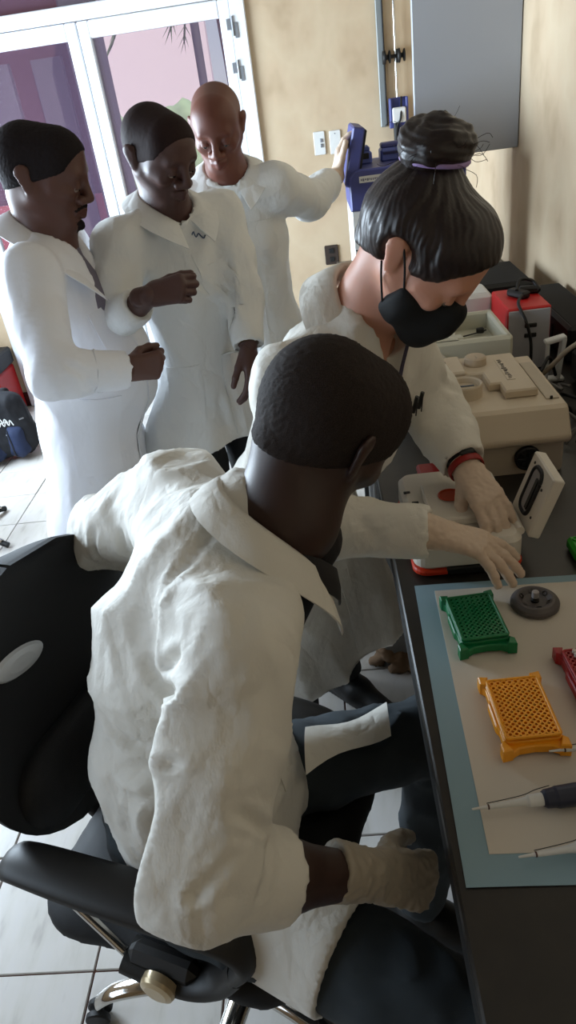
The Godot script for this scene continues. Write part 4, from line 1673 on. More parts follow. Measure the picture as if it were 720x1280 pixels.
	var L := func(x: float, y: float, z: float) -> Vector3: return hc + hb * Vector3(x, y, z) * s
	for x in [-1.0, 1.0]:
		mf.bone(L.call(x * 0.052, -0.042, 0.046), L.call(0, -0.020, 0.112), 0.016, 0.008, 0.02)
		mf.bone(L.call(x * 0.052, -0.060, 0.040), L.call(0, -0.055, 0.112), 0.020, 0.014, 0.03)
		mf.bone(L.call(x * 0.042, -0.085, 0.040), L.call(0, -0.095, 0.085), 0.020, 0.020, 0.03)
		mf.bone(L.call(x * 0.062, -0.035, 0.030), L.call(x * 0.055, -0.085, 0.022), 0.008, 0.008, 0.015)
	mf.bone(L.call(0, -0.03, 0.10), L.call(0, -0.09, 0.085), 0.020, 0.030, 0.03)
	var mask := grow("face_mask", [mf], M.mask, t)
	for x in [-1.0, 1.0]:
		var lp := start()
		var lq := start()
		tube(lp, arc([L.call(x * 0.066, -0.035, 0.030) - at, L.call(x * 0.080, 0.0, 0.006) - at, L.call(x * 0.084, 0.030, -0.024) - at], 5), 0.0018, 6)
		tube(lq, arc([L.call(x * 0.060, -0.086, 0.022) - at, L.call(x * 0.074, -0.045, -0.012) - at, L.call(x * 0.082, -0.020, -0.030) - at], 5), 0.0018, 6)
		put("ear_loop", lp, M.mask, mask)
		put("ear_loop", lq, M.mask, mask)
	# coat
	var cf := Field.new()
	cf.cell = 0.010
	coat_bones(cf, j, F, 0.92, 0.42, 0.035)
	cf.bone(j.le + Vector3(0.005, 0.0, 0.03), j.lw.lerp(j.le, 0.4), 0.064, 0.058, 0.03)
	cf.cut(j.nb + F * 0.07 + Vector3(0, 0.03, 0), j.chest + F * 0.16, 0.046, 0.012, 0.01)
	cloth(cf, 0.009, 6.0, [
		[[Vector3(0.02, 1.06, -1.07), Vector3(0.06, 1.0, -1.04)], 0.014, -0.006],
		[[Vector3(0.05, 1.04, -1.05), Vector3(0.10, 0.97, -1.03)], 0.012, -0.006],
		[[Vector3(0.21, 1.17, -1.38), Vector3(0.27, 1.10, -1.42)], 0.014, -0.007],
		[[Vector3(0.22, 1.12, -1.36), Vector3(0.28, 1.07, -1.38)], 0.012, -0.006],
	], 41)
	var coat := grow("lab_coat", [cf], M.coat_worn, t)
	collar("collar", j.nb + Vector3(-0.006, 0.000, -0.006), Vector3(0.40, 0.86, 0.22), F, 0.064, 0.063, M.coat_worn, t, 0.026, 0.062, 0.045, 152.0, 0.110, 0.9)
	seam_later.append([coat, func():
		band("placket", cf, arc([j.chest + F * 0.14 + Vector3(0, 0.02, 0), j.waist + F * 0.16, j.pel + F * 0.17, j.low + F * 0.2 + Vector3(0, 0.05, 0)], 8), 0.035, 0.002, M.coat_worn, coat)
		band("chest_pocket", cf, arc([Vector3(0.135, 1.185, -1.20), Vector3(0.125, 1.13, -1.215), Vector3(0.115, 1.08, -1.23)], 5), 0.085, 0.002, M.coat_worn, coat)
	])
	# two pens clipped in the pocket
	for k in 2:
		var pn := start()
		var p := Vector3(0.146 + k * 0.012, 1.195, -1.205 - k * 0.016) - at
		tube(pn, [p + Vector3(-0.004, -0.016, 0.004), p + Vector3(0.004, 0.016, 0.008)], 0.0038, 8)
		tube(pn, [p + Vector3(0.004, 0.015, 0.013), p + Vector3(0.000, -0.020, 0.011)], 0.0012, 6)
		put("pen", pn, M.black, t)
	# lanyard
	var ly := start()
	var rows := []
	for q in arc([j.nb + Vector3(0.035, 0.075, 0.055), j.nb + Vector3(0.070, 0.02, 0.075), j.chest + F * 0.165 + Vector3(0.01, 0.09, -0.02), j.chest + F * 0.17 + Vector3(0, -0.02, -0.01)], 6):
		rows.append([q - at, q - at + Vector3(0.007, 0, -0.007)])
	sheet(ly, rows, 0.0015)
	put("lanyard", ly, paint(Color(0.22, 0.20, 0.30), 0.6), t)
	legs(t, j, M.trousers, F)
	# gloved hands: right below, left above
	var rg := Field.new()
	rg.cell = 0.0032
	var D := Vector3(0.92, -0.33, 0.14).normalized()
	hand_bones(rg, j.rw + Vector3(0.012, -0.002, 0.002), D, Vector3(0.0, -1, -0.1), Vector3(0.26, 0.1, -0.92), [[14, 12, 8, 4], [16, 12, 8, -8], [18, 14, 8, -19], [20, 16, 8, -32]], [52, 20, 20], 0.94, 0.0018)
	glove_cuff(rg, j.rw + D * 0.012, D, 0.036)
	cloth(rg, 0.0012, 55.0, [], 3, 1.0)
	grow("glove", [rg], M.glove, t)
	var lg := Field.new()
	lg.cell = 0.0032
	var D2 := Vector3(0.30, -0.36, 0.88).normalized()
	hand_bones(lg, j.lw + D2 * 0.02, D2, Vector3(0.05, -0.92, -0.35), Vector3(-0.92, 0.0, 0.30), [[22, 20, 12, 5], [24, 22, 12, 1], [24, 22, 12, -3], [22, 20, 10, -9]], [38, 30, 20], 0.94, 0.0018)
	glove_cuff(lg, j.lw + D2 * 0.02, D2, 0.034)
	cloth(lg, 0.0012, 55.0, [], 5, 1.0)
	grow("glove", [lg], M.glove, t)
	# watch and red band on the left wrist
	var wd: Vector3 = (j.lw - j.le).normalized()
	var wb := frame_of(wd, Vector3.UP)
	for q in [[-0.012, 0.033, 0.011, Color(0.05, 0.05, 0.055), "watch"], [0.012, 0.0365, 0.007, Color(0.55, 0.05, 0.03), "wristband"]]:
		var st := start()
		lathe(st, [Vector2(q[1] - 0.003, -q[2]), Vector2(q[1], -q[2]), Vector2(q[1] + 0.001, 0), Vector2(q[1], q[2]), Vector2(q[1] - 0.003, q[2]), Vector2(q[1] - 0.003, -q[2])], j.lw + wd * q[0] - at, Basis(wb.x, wb.z, -wb.y), 24)
		if q[4] == "watch":
			box(st, j.lw + wd * q[0] + wb.y * 0.036 - at, Vector3(0.032, 0.008, 0.036), 0.003, wb)
		put(q[4], st, paint(q[3], 0.5), t)

func left_man() -> void:
	var at := Vector3(-0.85, 0, -2.15)
	var t := thing("person", "man with a goatee in a long bright white coat, his fist before his belly", "person", at)
	var sk := skin(Color(0.33, 0.205, 0.17))
	t.set_meta("skin_m", sk)
	var F := Vector3(0.99, 0, -0.06).normalized()
	var j := {"pel": Vector3(-0.775, 0.90, -2.08), "waist": Vector3(-0.735, 1.08, -2.01), "chest": Vector3(-0.735, 1.26, -1.99), "upper": Vector3(-0.725, 1.36, -1.985), "nb": Vector3(-0.710, 1.440, -1.98),
		"rs": Vector3(-0.715, 1.385, -1.80), "re": Vector3(-0.665, 1.185, -1.635), "rw": Vector3(-0.520, 1.140, -1.745),
		"ls": Vector3(-0.735, 1.385, -2.165), "le": Vector3(-0.80, 1.11, -2.27), "lw": Vector3(-0.76, 0.87, -2.29), "low": Vector3(-0.80, 0.55, -2.12)}
	stand_legs(j, Vector3(-0.90, 0, -2.10), Vector3(-0.86, 0, -2.26), F)
	var hc := Vector3(-0.665, 1.590, -1.96)
	var hb := frame_of(Vector3(0.93, -0.30, 0.02), Vector3(0, 1, 0.04))
	var hf := Field.new()
	hf.cell = 0.0042
	head_bones(hf, hc, hb, 1.02, 1.25, 1.08)
	hf.bone(hc + hb * Vector3(0, -0.05, -0.035), j.nb, 0.060, 0.066, 0.03)
	hf.bone(j.nb, j.upper, 0.066, 0.085, 0.05)
	hf.paint = skin_paint(hc, hb, 1.02, Color(0.85, 0.6, 0.6))
	var bf := Field.new()
	body_bones(bf, j, F)
	var rh := Field.new()
	rh.cell = 0.0036
	var D := Vector3(0.80, -0.12, -0.42).normalized()
	hand_bones(rh, j.rw, D, Vector3(0.35, -0.15, -0.9), Vector3(0.15, 0.95, 0.0), [[62, 78, 50, 3], [66, 80, 50, 1], [68, 80, 50, -2], [70, 78, 48, -5]], [30, 38, 30], 1.0)
	var lh := Field.new()
	lh.cell = 0.0045
	hand_bones(lh, j.lw, Vector3(0.1, -0.98, 0.05), Vector3(-0.3, -0.1, 0.9), Vector3(0.8, 0.4, 0.0), [[60, 70, 40, 3], [60, 70, 40, 1], [60, 70, 40, -2], [60, 70, 40, -5]], [30, 38, 30], 1.0)
	grow("body", [hf, bf, forearm(j.re, j.rw), forearm(j.le, j.lw), rh, lh], sk, t)
	eyes(t, hc, hb, 1.02, 0.1)
	brows(t, hc, hb, 1.02, M.hair)
	grow("hair", [hair_cap(hc, hb, 1.02, 0.004, 0.078, -0.050, 0.0020)], M.hair_black, t)
	var be := Field.new()
	be.cell = 0.003
	for x in [-1.0, 1.0]:
		be.bone(hc + hb * Vector3(x * 0.026, -0.062, 0.088), hc + hb * Vector3(0, -0.050, 0.104), 0.0045, 0.005, 0.006)
		be.bone(hc + hb * Vector3(x * 0.024, -0.090, 0.080), hc + hb * Vector3(0, -0.100, 0.092), 0.008, 0.0105, 0.01)
		be.bone(hc + hb * Vector3(x * 0.022, -0.108, 0.065), hc + hb * Vector3(0, -0.112, 0.076), 0.008, 0.010, 0.01)
	var bn := FastNoiseLite.new()
	bn.frequency = 150.0
	be.disp = func(p: Vector3, _n: Vector3) -> float: return bn.get_noise_3dv(p) * 0.002
	grow("goatee", [be], M.hair_black, t)
	var cf := Field.new()
	cf.cell = 0.010
	coat_bones(cf, j, F, 1.06, 0.555, 0.05)
	cf.bone(j.waist + F * 0.07 + Vector3(0, 0.03, 0), j.pel + F * 0.10 + Vector3(0, 0.10, 0), 0.150, 0.140, 0.07)
	cf.cut(j.nb + F * 0.085, j.chest + F * 0.17 + Vector3(0, -0.02, 0), 0.045, 0.010, 0.01)
	cloth(cf, 0.009, 4.5, [
		[[Vector3(-0.62, 1.22, -1.60), Vector3(-0.58, 1.18, -1.62)], 0.014, -0.007],
		[[Vector3(-0.70, 1.2, -1.66), Vector3(-0.66, 1.15, -1.60)], 0.014, -0.008],
		[[Vector3(-0.62, 1.17, -1.66), Vector3(-0.58, 1.12, -1.68)], 0.013, -0.007],
		[[Vector3(-0.55, 1.17, -1.66), Vector3(-0.53, 1.10, -1.69)], 0.011, -0.006],
		[[Vector3(-0.70, 1.28, -1.72), Vector3(-0.62, 1.10, -1.80)], 0.018, -0.012],
	], 51, 0.35)
	var coat := grow("lab_coat", [cf], M.coat_white, t)
	collar("collar", j.nb + Vector3(0, 0.034, 0), Vector3(0.25, 0.95, 0), F, 0.072, 0.076, M.coat_white, t, 0.026, 0.055, 0.06, 155.0, 0.11, 1.8)
	seam_later.append([coat, func():
		band("front_edge", cf, arc([j.chest + F * 0.2 + Vector3(0, 0.02, 0.05), j.waist + F * 0.25 + Vector3(0, 0, 0.05), j.pel + F * 0.27 + Vector3(0, 0, 0.05), j.low + F * 0.24 + Vector3(0, 0.05, 0.05)], 8), 0.05, 0.003, M.coat_white, coat)
		band("pocket", cf, arc([Vector3(-0.62, 0.98, -1.78), Vector3(-0.64, 0.90, -1.79), Vector3(-0.66, 0.80, -1.80)], 6), 0.15, 0.003, M.coat_white, coat)
		band("chest_pocket", cf, arc([Vector3(-0.55, 1.28, -1.90), Vector3(-0.55, 1.20, -1.90), Vector3(-0.54, 1.14, -1.90)], 5), 0.10, 0.002, M.coat_white, coat)
		band("cuff", cf, arc([j.rw - D * 0.045 + Vector3(-0.02, 0.05, 0.03), j.rw - D * 0.045 + Vector3(-0.03, 0.0, 0.05), j.rw - D * 0.045 + Vector3(-0.02, -0.05, 0.03)], 6), 0.004, 0.002, M.coat_white, coat)
	])
	var sf := Field.new()
	sf.cell = 0.010
	sf.bone(j.chest + F * 0.05, j.nb + F * 0.03 - Vector3(0, 0.05, 0), 0.110, 0.050, 0.04)
	grow("shirt", [sf], paint(Color(0.42, 0.40, 0.46), 0.8), t)
	legs(t, j, M.trousers, Vector3(0.97, 0, 0.2).normalized(), "trousers", M.shoe_grey)

func middle_man() -> void:
	var at := Vector3(-0.40, 0, -2.34)
	var t := thing("person", "man with cropped hair in a white coat, between the goateed man and the bald man", "person", at)
	var sk := skin(Color(0.29, 0.185, 0.165))
	t.set_meta("skin_m", sk)
	var F := Vector3(0.62, 0, 0.78).normalized()
	var j := {"pel": Vector3(-0.415, 0.90, -2.31), "waist": Vector3(-0.415, 1.08, -2.28), "chest": Vector3(-0.42, 1.25, -2.25), "upper": Vector3(-0.425, 1.36, -2.235), "nb": Vector3(-0.42, 1.435, -2.215),
		"rs": Vector3(-0.555, 1.385, -2.115), "re": Vector3(-0.605, 1.185, -1.985), "rw": Vector3(-0.450, 1.285, -1.885),
		"ls": Vector3(-0.285, 1.390, -2.315), "le": Vector3(-0.245, 1.185, -2.205), "lw": Vector3(-0.238, 1.050, -2.105), "low": Vector3(-0.405, 0.69, -2.32), "rc": Vector3(-0.500, 1.253, -1.918)}
	stand_legs(j, Vector3(-0.46, 0, -2.26), Vector3(-0.33, 0, -2.40), F)
	var hc := Vector3(-0.402, 1.588, -2.165)
	var hb := frame_of(Vector3(0.66, -0.42, 0.60), Vector3(-0.05, 1, 0.0))
	var hf := Field.new()
	hf.cell = 0.0042
	head_bones(hf, hc, hb, 1.02, 1.3, 0.95)
	hf.bone(hc + hb * Vector3(0, -0.05, -0.035), j.nb, 0.056, 0.062, 0.03)
	hf.bone(j.nb, j.upper, 0.062, 0.085, 0.05)
	hf.paint = skin_paint(hc, hb, 1.02, Color(0.9, 0.68, 0.68))
	var bf := Field.new()
	body_bones(bf, j, F)
	var rh := Field.new()
	rh.cell = 0.0036
	hand_bones(rh, j.rw, Vector3(0.98, 0.10, 0.05), Vector3(0.0, -0.35, -0.9), Vector3(0.1, 0.9, -0.2), [[48, 70, 45, 4], [54, 74, 45, 1], [58, 74, 45, -3], [60, 72, 45, -7]], [28, 34, 26], 1.0)
	var lh := Field.new()
	lh.cell = 0.0040
	hand_bones(lh, j.lw, Vector3(0.02, -0.95, 0.28), Vector3(-0.85, 0.0, -0.4), Vector3(0.2, 0.2, 0.9), [[18, 22, 14, 2], [20, 24, 14, 0], [22, 24, 14, -2], [24, 24, 14, -5]], [26, 20, 10], 1.0)
	grow("body", [hf, bf, forearm(j.re, j.rw), forearm(j.le, j.lw), rh, lh], sk, t)
	eyes(t, hc, hb, 1.02, 0.1)
	brows(t, hc, hb, 1.02, M.hair)
	grow("hair", [hair_cap(hc, hb, 1.02, 0.0014, 0.082, -0.055, 0.0006)], M.hair_shaved, t)
	var cf := Field.new()
	cf.cell = 0.010
	coat_bones(cf, j, F, 0.98, 0.70, 0.045)
	var ld: Vector3 = (j.lw - j.le).normalized()
	cloth(cf, 0.010, 5.0, [
		[[Vector3(-0.38, 1.3, -2.07), Vector3(-0.30, 1.18, -2.10)], 0.016, -0.008],
		[[Vector3(-0.26, 1.32, -2.16), Vector3(-0.28, 1.15, -2.12), Vector3(-0.27, 1.0, -2.11)], 0.016, -0.012],
		[[Vector3(-0.32, 1.05, -2.08), Vector3(-0.29, 0.85, -2.10), Vector3(-0.27, 0.72, -2.12)], 0.020, 0.010],
		[[Vector3(-0.46, 1.2, -2.02), Vector3(-0.40, 1.05, -2.04)], 0.016, -0.007],
	], 61, 0.35)
	var coat := grow("lab_coat", [cf], M.coat, t)
	collar("collar", j.nb + Vector3(0, 0.034, 0), Vector3(0.10, 0.95, 0.14), F, 0.070, 0.073, M.coat, t, 0.028, 0.050, 0.045, 165.0, 0.055, 2.0)
	seam_later.append([coat, func():
		band("placket", cf, arc([j.upper + F * 0.12 - Vector3(0, 0.03, 0), j.chest + F * 0.17, j.waist + F * 0.18, j.pel + F * 0.2, j.low + F * 0.22 + Vector3(0, 0.04, 0)], 8), 0.035, 0.002, M.coat, coat)
		band("pocket", cf, arc([Vector3(-0.48, 0.99, -2.05), Vector3(-0.47, 0.91, -2.05), Vector3(-0.47, 0.84, -2.05)], 6), 0.13, 0.002, M.coat, coat)
		band("chest_pocket", cf, arc([Vector3(-0.29, 1.30, -2.12), Vector3(-0.285, 1.24, -2.11), Vector3(-0.28, 1.18, -2.10)], 5), 0.09, 0.002, M.coat, coat)
		band("pen_initials", cf, arc([Vector3(-0.292, 1.384, -2.072), Vector3(-0.284, 1.394, -2.078), Vector3(-0.279, 1.376, -2.067), Vector3(-0.271, 1.389, -2.075), Vector3(-0.264, 1.377, -2.067), Vector3(-0.256, 1.389, -2.074)], 3), 0.0035, 0.0008, paint(Color(0.30, 0.36, 0.46), 0.8), coat)
	])
	var wt := start()
	var wb := frame_of(ld, Vector3.RIGHT)
	lathe(wt, [Vector2(0.029, -0.007), Vector2(0.0325, -0.007), Vector2(0.0335, 0), Vector2(0.0325, 0.007), Vector2(0.029, 0.007), Vector2(0.029, -0.007)], j.lw - ld * 0.012 - at, Basis(wb.x, wb.z, -wb.y), 20)
	put("watch", wt, paint(Color(0.35, 0.28, 0.18), 0.3, 0.8), t)
	legs(t, j, M.trousers, F)

func bald_man() -> void:
	var at := Vector3(-0.26, 0, -2.78)
	var t := thing("person", "bald man in a white coat reaching a gloved hand to the blue machine", "person", at)
	var sk := skin(Color(0.39, 0.215, 0.16))
	t.set_meta("skin_m", sk)
	var F := Vector3(0.16, 0, 0.98).normalized()
	var j := {"pel": Vector3(-0.255, 0.90, -2.77), "waist": Vector3(-0.255, 1.08, -2.74), "chest": Vector3(-0.265, 1.25, -2.71), "upper": Vector3(-0.275, 1.37, -2.69), "nb": Vector3(-0.280, 1.455, -2.665),
		"rs": Vector3(-0.440, 1.395, -2.64), "re": Vector3(-0.50, 1.14, -2.66), "rw": Vector3(-0.42, 0.98, -2.52),
		"ls": Vector3(-0.115, 1.415, -2.66), "le": Vector3(-0.015, 1.325, -2.875), "lw": Vector3(0.098, 1.365, -3.130), "low": Vector3(-0.24, 0.60, -2.78), "lc": Vector3(0.070, 1.358, -3.075)}
	stand_legs(j, Vector3(-0.35, 0, -2.76), Vector3(-0.17, 0, -2.80), F)
	var hc := Vector3(-0.286, 1.615, -2.615)
	var hb := frame_of(Vector3(-0.04, -0.40, 0.92), Vector3(0.03, 1, 0))
	var hf := Field.new()
	hf.cell = 0.0045
	head_bones(hf, hc, hb, 1.04, 1.25)
	hf.bone(hc + hb * Vector3(0, -0.05, -0.035), j.nb, 0.060, 0.066, 0.03)
	hf.bone(j.nb, j.upper, 0.066, 0.085, 0.05)
	hf.paint = skin_paint(hc, hb, 1.04, Color(0.85, 0.65, 0.65))
	var bf := Field.new()
	body_bones(bf, j, F)
	var rh := Field.new()
	rh.cell = 0.005
	hand_bones(rh, j.rw, Vector3(0.3, -0.8, 0.5), Vector3(0.8, 0.2, -0.2), Vector3(0.1, 0.5, 0.8), [[18, 22, 14, 2], [20, 24, 14, 0], [22, 24, 14, -2], [24, 24, 14, -5]], [26, 20, 10], 1.0)
	grow("body", [hf, bf, forearm(j.re, j.rw), forearm(j.le, j.lw), rh], sk, t)
	eyes(t, hc, hb, 1.04, 0.1)
	brows(t, hc, hb, 1.04, M.hair)
	var cf := Field.new()
	cf.cell = 0.011
	coat_bones(cf, j, F, 0.98, 0.60, 0.04)
	cf.bone(j.le, j.le.lerp(j.lw, 0.6), 0.066, 0.058, 0.03)
	var ld: Vector3 = (j.lw - j.le).normalized()
	cloth(cf, 0.008, 4.5, [
		[[Vector3(-0.10, 1.38, -2.60), Vector3(-0.13, 1.22, -2.58)], 0.016, -0.010],
		[[Vector3(-0.02, 1.36, -2.80), Vector3(0.0, 1.28, -2.82)], 0.014, -0.008],
		[[Vector3(0.03, 1.37, -2.90), Vector3(0.03, 1.29, -2.92)], 0.014, -0.008],
	], 71, 0.3)
	var coat := grow("lab_coat", [cf], M.coat, t)
	collar("collar", j.nb + Vector3(0, 0.034, 0), Vector3(0.0, 0.95, 0.2), F, 0.074, 0.077, M.coat, t, 0.028, 0.052, 0.045, 165.0, 0.055, 2.0)
	seam_later.append([coat, func():
		band("placket", cf, arc([j.upper + F * 0.12 - Vector3(0, 0.03, 0), j.chest + F * 0.17, j.waist + F * 0.18, j.pel + F * 0.2, j.low + F * 0.2 + Vector3(0, 0.05, 0)], 8), 0.04, 0.002, M.coat, coat)
		band("chest_pocket", cf, arc([Vector3(-0.175, 1.32, -2.57), Vector3(-0.17, 1.26, -2.56), Vector3(-0.168, 1.20, -2.56)], 5), 0.09, 0.002, M.coat, coat)
	])
	legs(t, j, M.trousers, F)
	var g := Field.new()
	g.cell = 0.004
	hand_bones(g, j.lw + ld * 0.01, Vector3(0.22, 0.93, -0.28), Vector3(0.92, -0.15, 0.1), Vector3(-0.1, 0.2, 0.9), [[20, 24, 14, 3], [22, 26, 14, 0], [24, 26, 14, -3], [24, 26, 14, -7]], [30, 10, 10], 1.0, 0.002)
	glove_cuff(g, j.lw + ld * 0.012, ld, 0.040)
	grow("glove", [g], M.glove, t)


# ---------------------------------------------------------------- bench and what stands on it
const TOP := 0.860

func soft(called: String, bones: Array, m: Material, parent: Node3D, cell := 0.006) -> MeshInstance3D:   # [p, q, rp, rq, k] in the parent's own space
	var f := Field.new()
	f.cell = cell
	var o := origin_of(parent)
	for b in bones:
		f.bone(o + b[0], o + b[1], b[2], b[3], b[4])
	return grow(called, [f], m, parent)

func bench() -> void:
	var t := thing("workbench", "long black-topped laboratory workbench along the right wall", "workbench", Vector3(0.48, 0, -1.7))
	var z0 := -3.95
	var z1 := 1.0
	var top := start()
	box(top, Vector3(0, 0.845, (z0 + z1) / 2 + 1.7), Vector3(0.778, 0.03, z1 - z0), 0.003)
	put("benchtop", top, M.benchtop, t)
	var lip := start()
	box(lip, Vector3(-0.374, 0.795, (z0 + z1) / 2 + 1.7), Vector3(0.026, 0.066, z1 - z0 - 0.02), 0.003)
	put("front_rail", lip, M.black_soft, t)
	var lip2 := start()
	box(lip2, Vector3(0.374, 0.795, (z0 + z1) / 2 + 1.7), Vector3(0.026, 0.066, z1 - z0 - 0.02), 0.003)
	put("back_rail", lip2, M.black, t)
	for z in [z0 + 0.06, -2.62, 0.94]:
		for x in [-0.36, 0.36]:
			var lg := start()
			box(lg, Vector3(x, 0.38, z + 1.7), Vector3(0.05, 0.76, 0.05), 0.003)
			put("leg", lg, M.black, t)
	# plastered brick pier that carries the bench in the middle
	var p := thing("support_pier", "whitewashed pier with a crumbling plaster foot under the workbench", "pier", Vector3(0.140, 0, -1.86))
	var st := start()
	box(st, Vector3(0, 0.38, 0), Vector3(0.10, 0.76, 0.16), 0.004)
	put("shaft", st, paint(Color(0.50, 0.50, 0.50), 0.85), p)
	var st2 := start()
	box(st2, Vector3(-0.054, 0.42, 0.02), Vector3(0.012, 0.66, 0.03), 0.003)
	put("conduit", st2, paint(Color(0.60, 0.60, 0.60), 0.6), p)
	var f := Field.new()
	f.cell = 0.012
	var rng := RandomNumberGenerator.new()
	rng.seed = 6
	for k in 9:
		f.bone(Vector3(0.140 + rng.randf_range(-0.085, 0.07), 0.005, -1.79 + rng.randf_range(-0.05, 0.05)), Vector3(0.140 + rng.randf_range(-0.06, 0.05), rng.randf_range(0.01, 0.08), -1.80 + rng.randf_range(-0.03, 0.03)), 0.026, 0.014, 0.012)
	f.below(Vector3.DOWN, Vector3(0, 0.001, 0), 0.002)
	var nz := FastNoiseLite.new()
	nz.frequency = 30.0
	f.disp = func(q: Vector3, _n: Vector3) -> float: return nz.get_noise_3dv(q) * 0.016
	grow("broken_plaster", [f], paint(Color(0.50, 0.40, 0.31), 0.95), p)
	# shallow wall cabinet by the far end of the bench, its door open square to the wall
	var c := thing("wall_cabinet", "grey metal wall cabinet on the right wall, its wide door standing open towards the room", "cabinet", Vector3(0.871, 1.362, -3.34))
	var b1 := start()
	box(b1, Vector3(-0.050, 0.40, -0.25), Vector3(0.10, 0.80, 0.44), 0.003)
	put("body", b1, M.cupboard, c)
	var b2 := start()
	box(b2, Vector3(-0.2135, 0.40, -0.012), Vector3(0.423, 0.80, 0.024), 0.003)
	var door := put("door", b2, M.cupboard, c)
	for y in [0.12, 0.68]:
		var hn := start()
		tube(hn, [Vector3(-0.104, y - 0.03, -0.028), Vector3(-0.104, y + 0.03, -0.028)], 0.006, 10)
		put("hinge", hn, M.hinge, door)
	var hd := start()
	box(hd, Vector3(-0.405, 0.36, -0.032), Vector3(0.016, 0.09, 0.018), 0.004)
	put("handle", hd, M.hinge, door)
	# plates and sockets on the far wall
	for q in [[0.0705, 1.383, "white switch plate with two small rockers on the far wall, nearer the door"], [0.162, 1.378, "blank white plate on the far wall, just right of the switch"]]:
		var s := thing("switch_plate", q[2], "switch", Vector3(q[0], q[1], BACK), 0.0, "plates on the far wall")
		var sp := start()
		prism(sp, outline(0.066, 0.122, 0.006), 0.010, Vector3(0, 0, 0.005), Basis.IDENTITY, 0.003)
		put("plate", sp, M.plate, s)
		if q[0] < 0.1:
			for y in [-0.013, 0.013]:
				var sr := start()
				box(sr, Vector3(0.012, y, 0.012), Vector3(0.016, 0.020, 0.007), 0.002)
				put("rocker", sr, M.hinge, s)
		else:
			for y in [-0.045, 0.045]:
				var sr := start()
				lathe(sr, [Vector2(0, 0.002), Vector2(0.003, 0.0015), Vector2(0.0035, 0)], Vector3(0, y, 0.0101), Basis(Vector3.RIGHT, Vector3.BACK, Vector3.DOWN), 10)
				put("screw", sr, M.hinge, s)
	var so := thing("wall_socket", "dark wall socket low on the far wall behind the woman's shoulder", "socket", Vector3(0.083, 0.756, BACK))
	var s1 := start()
	prism(s1, outline(0.085, 0.115, 0.008), 0.012, Vector3(0, 0, 0.006), Basis.IDENTITY, 0.003)
	put("plate", s1, paint(Color(0.20, 0.15, 0.12), 0.6), so)
	for y in [-0.025, 0.025]:
		var s2 := start()
		box(s2, Vector3(0, y, 0.014), Vector3(0.03, 0.028, 0.006), 0.001)
		put("outlet", s2, M.black, so)
	# two upright rods with clamps
	var r := thing("clamp_stand", "upright metal rails on the far wall with black clamp knobs and a blue holder", "stand", Vector3(0.48, 0, BACK))
	var ra := start()
	box(ra, Vector3(-0.035, 1.95, 0.012), Vector3(0.034, 1.06, 0.022), 0.004)
	put("wall_rail", ra, M.rail, r)
	var rb := start()
	box(rb, Vector3(-0.018, 1.95, 0.030), Vector3(0.008, 1.04, 0.014), 0.002)
	put("rail_edge", rb, M.black, r)
	var rc := start()
	tube(rc, [Vector3(0.040, 2.55, 0.045), Vector3(0.046, 0.87, 0.045)], 0.0085, 12)
	put("rod", rc, M.chrome, r)
	for x in [-0.004, 0.075]:
		var kn := start()
		lathe(kn, [Vector2(0, -0.025), Vector2(0.030, -0.025), Vector2(0.034, -0.018), Vector2(0.034, -0.010), Vector2(0.012, -0.004), Vector2(0.012, 0.004), Vector2(0.030, 0.010), Vector2(0.030, 0.018), Vector2(0, 0.018)], Vector3(x, 1.755, 0.052), Basis(Vector3.UP, Vector3.RIGHT, Vector3.FORWARD), 16)
		put("clamp_knob", kn, M.black, r)
	var bar := start()
	tube(bar, [Vector3(0, 1.755, 0.052), Vector3(0.06, 1.755, 0.052)], 0.010, 10)
	put("clamp_bar", bar, M.black, r)
	var hb := start()
	box(hb, Vector3(0.045, 1.485, 0.05), Vector3(0.104, 0.15, 0.022), 0.004)
	box(hb, Vector3(0.090, 1.42, 0.068), Vector3(0.014, 0.28, 0.05), 0.004)
	box(hb, Vector3(0.0, 1.50, 0.068), Vector3(0.012, 0.12, 0.05), 0.004)
	var holder := put("holder", hb, M.blue_plastic, r)
	var wb := start()
	box(wb, Vector3(0.044, 1.475, 0.085), Vector3(0.074, 0.075, 0.045), 0.006)
	put("white_box", wb, M.plate, holder)
	var bl := start()
	tube(bl, arc([Vector3(0.062, 1.56, 0.07), Vector3(0.050, 1.46, 0.115), Vector3(0.030, 1.42, 0.10), Vector3(0.026, 1.32, 0.07), Vector3(0.03, 1.2, 0.05)], 6), 0.006, 8)
	put("lead", bl, M.black, holder)
	var gr := start()
	box(gr, Vector3(0.030, 1.36, 0.06), Vector3(0.03, 0.16, 0.04), 0.008)
	put("grip", gr, M.black, holder)

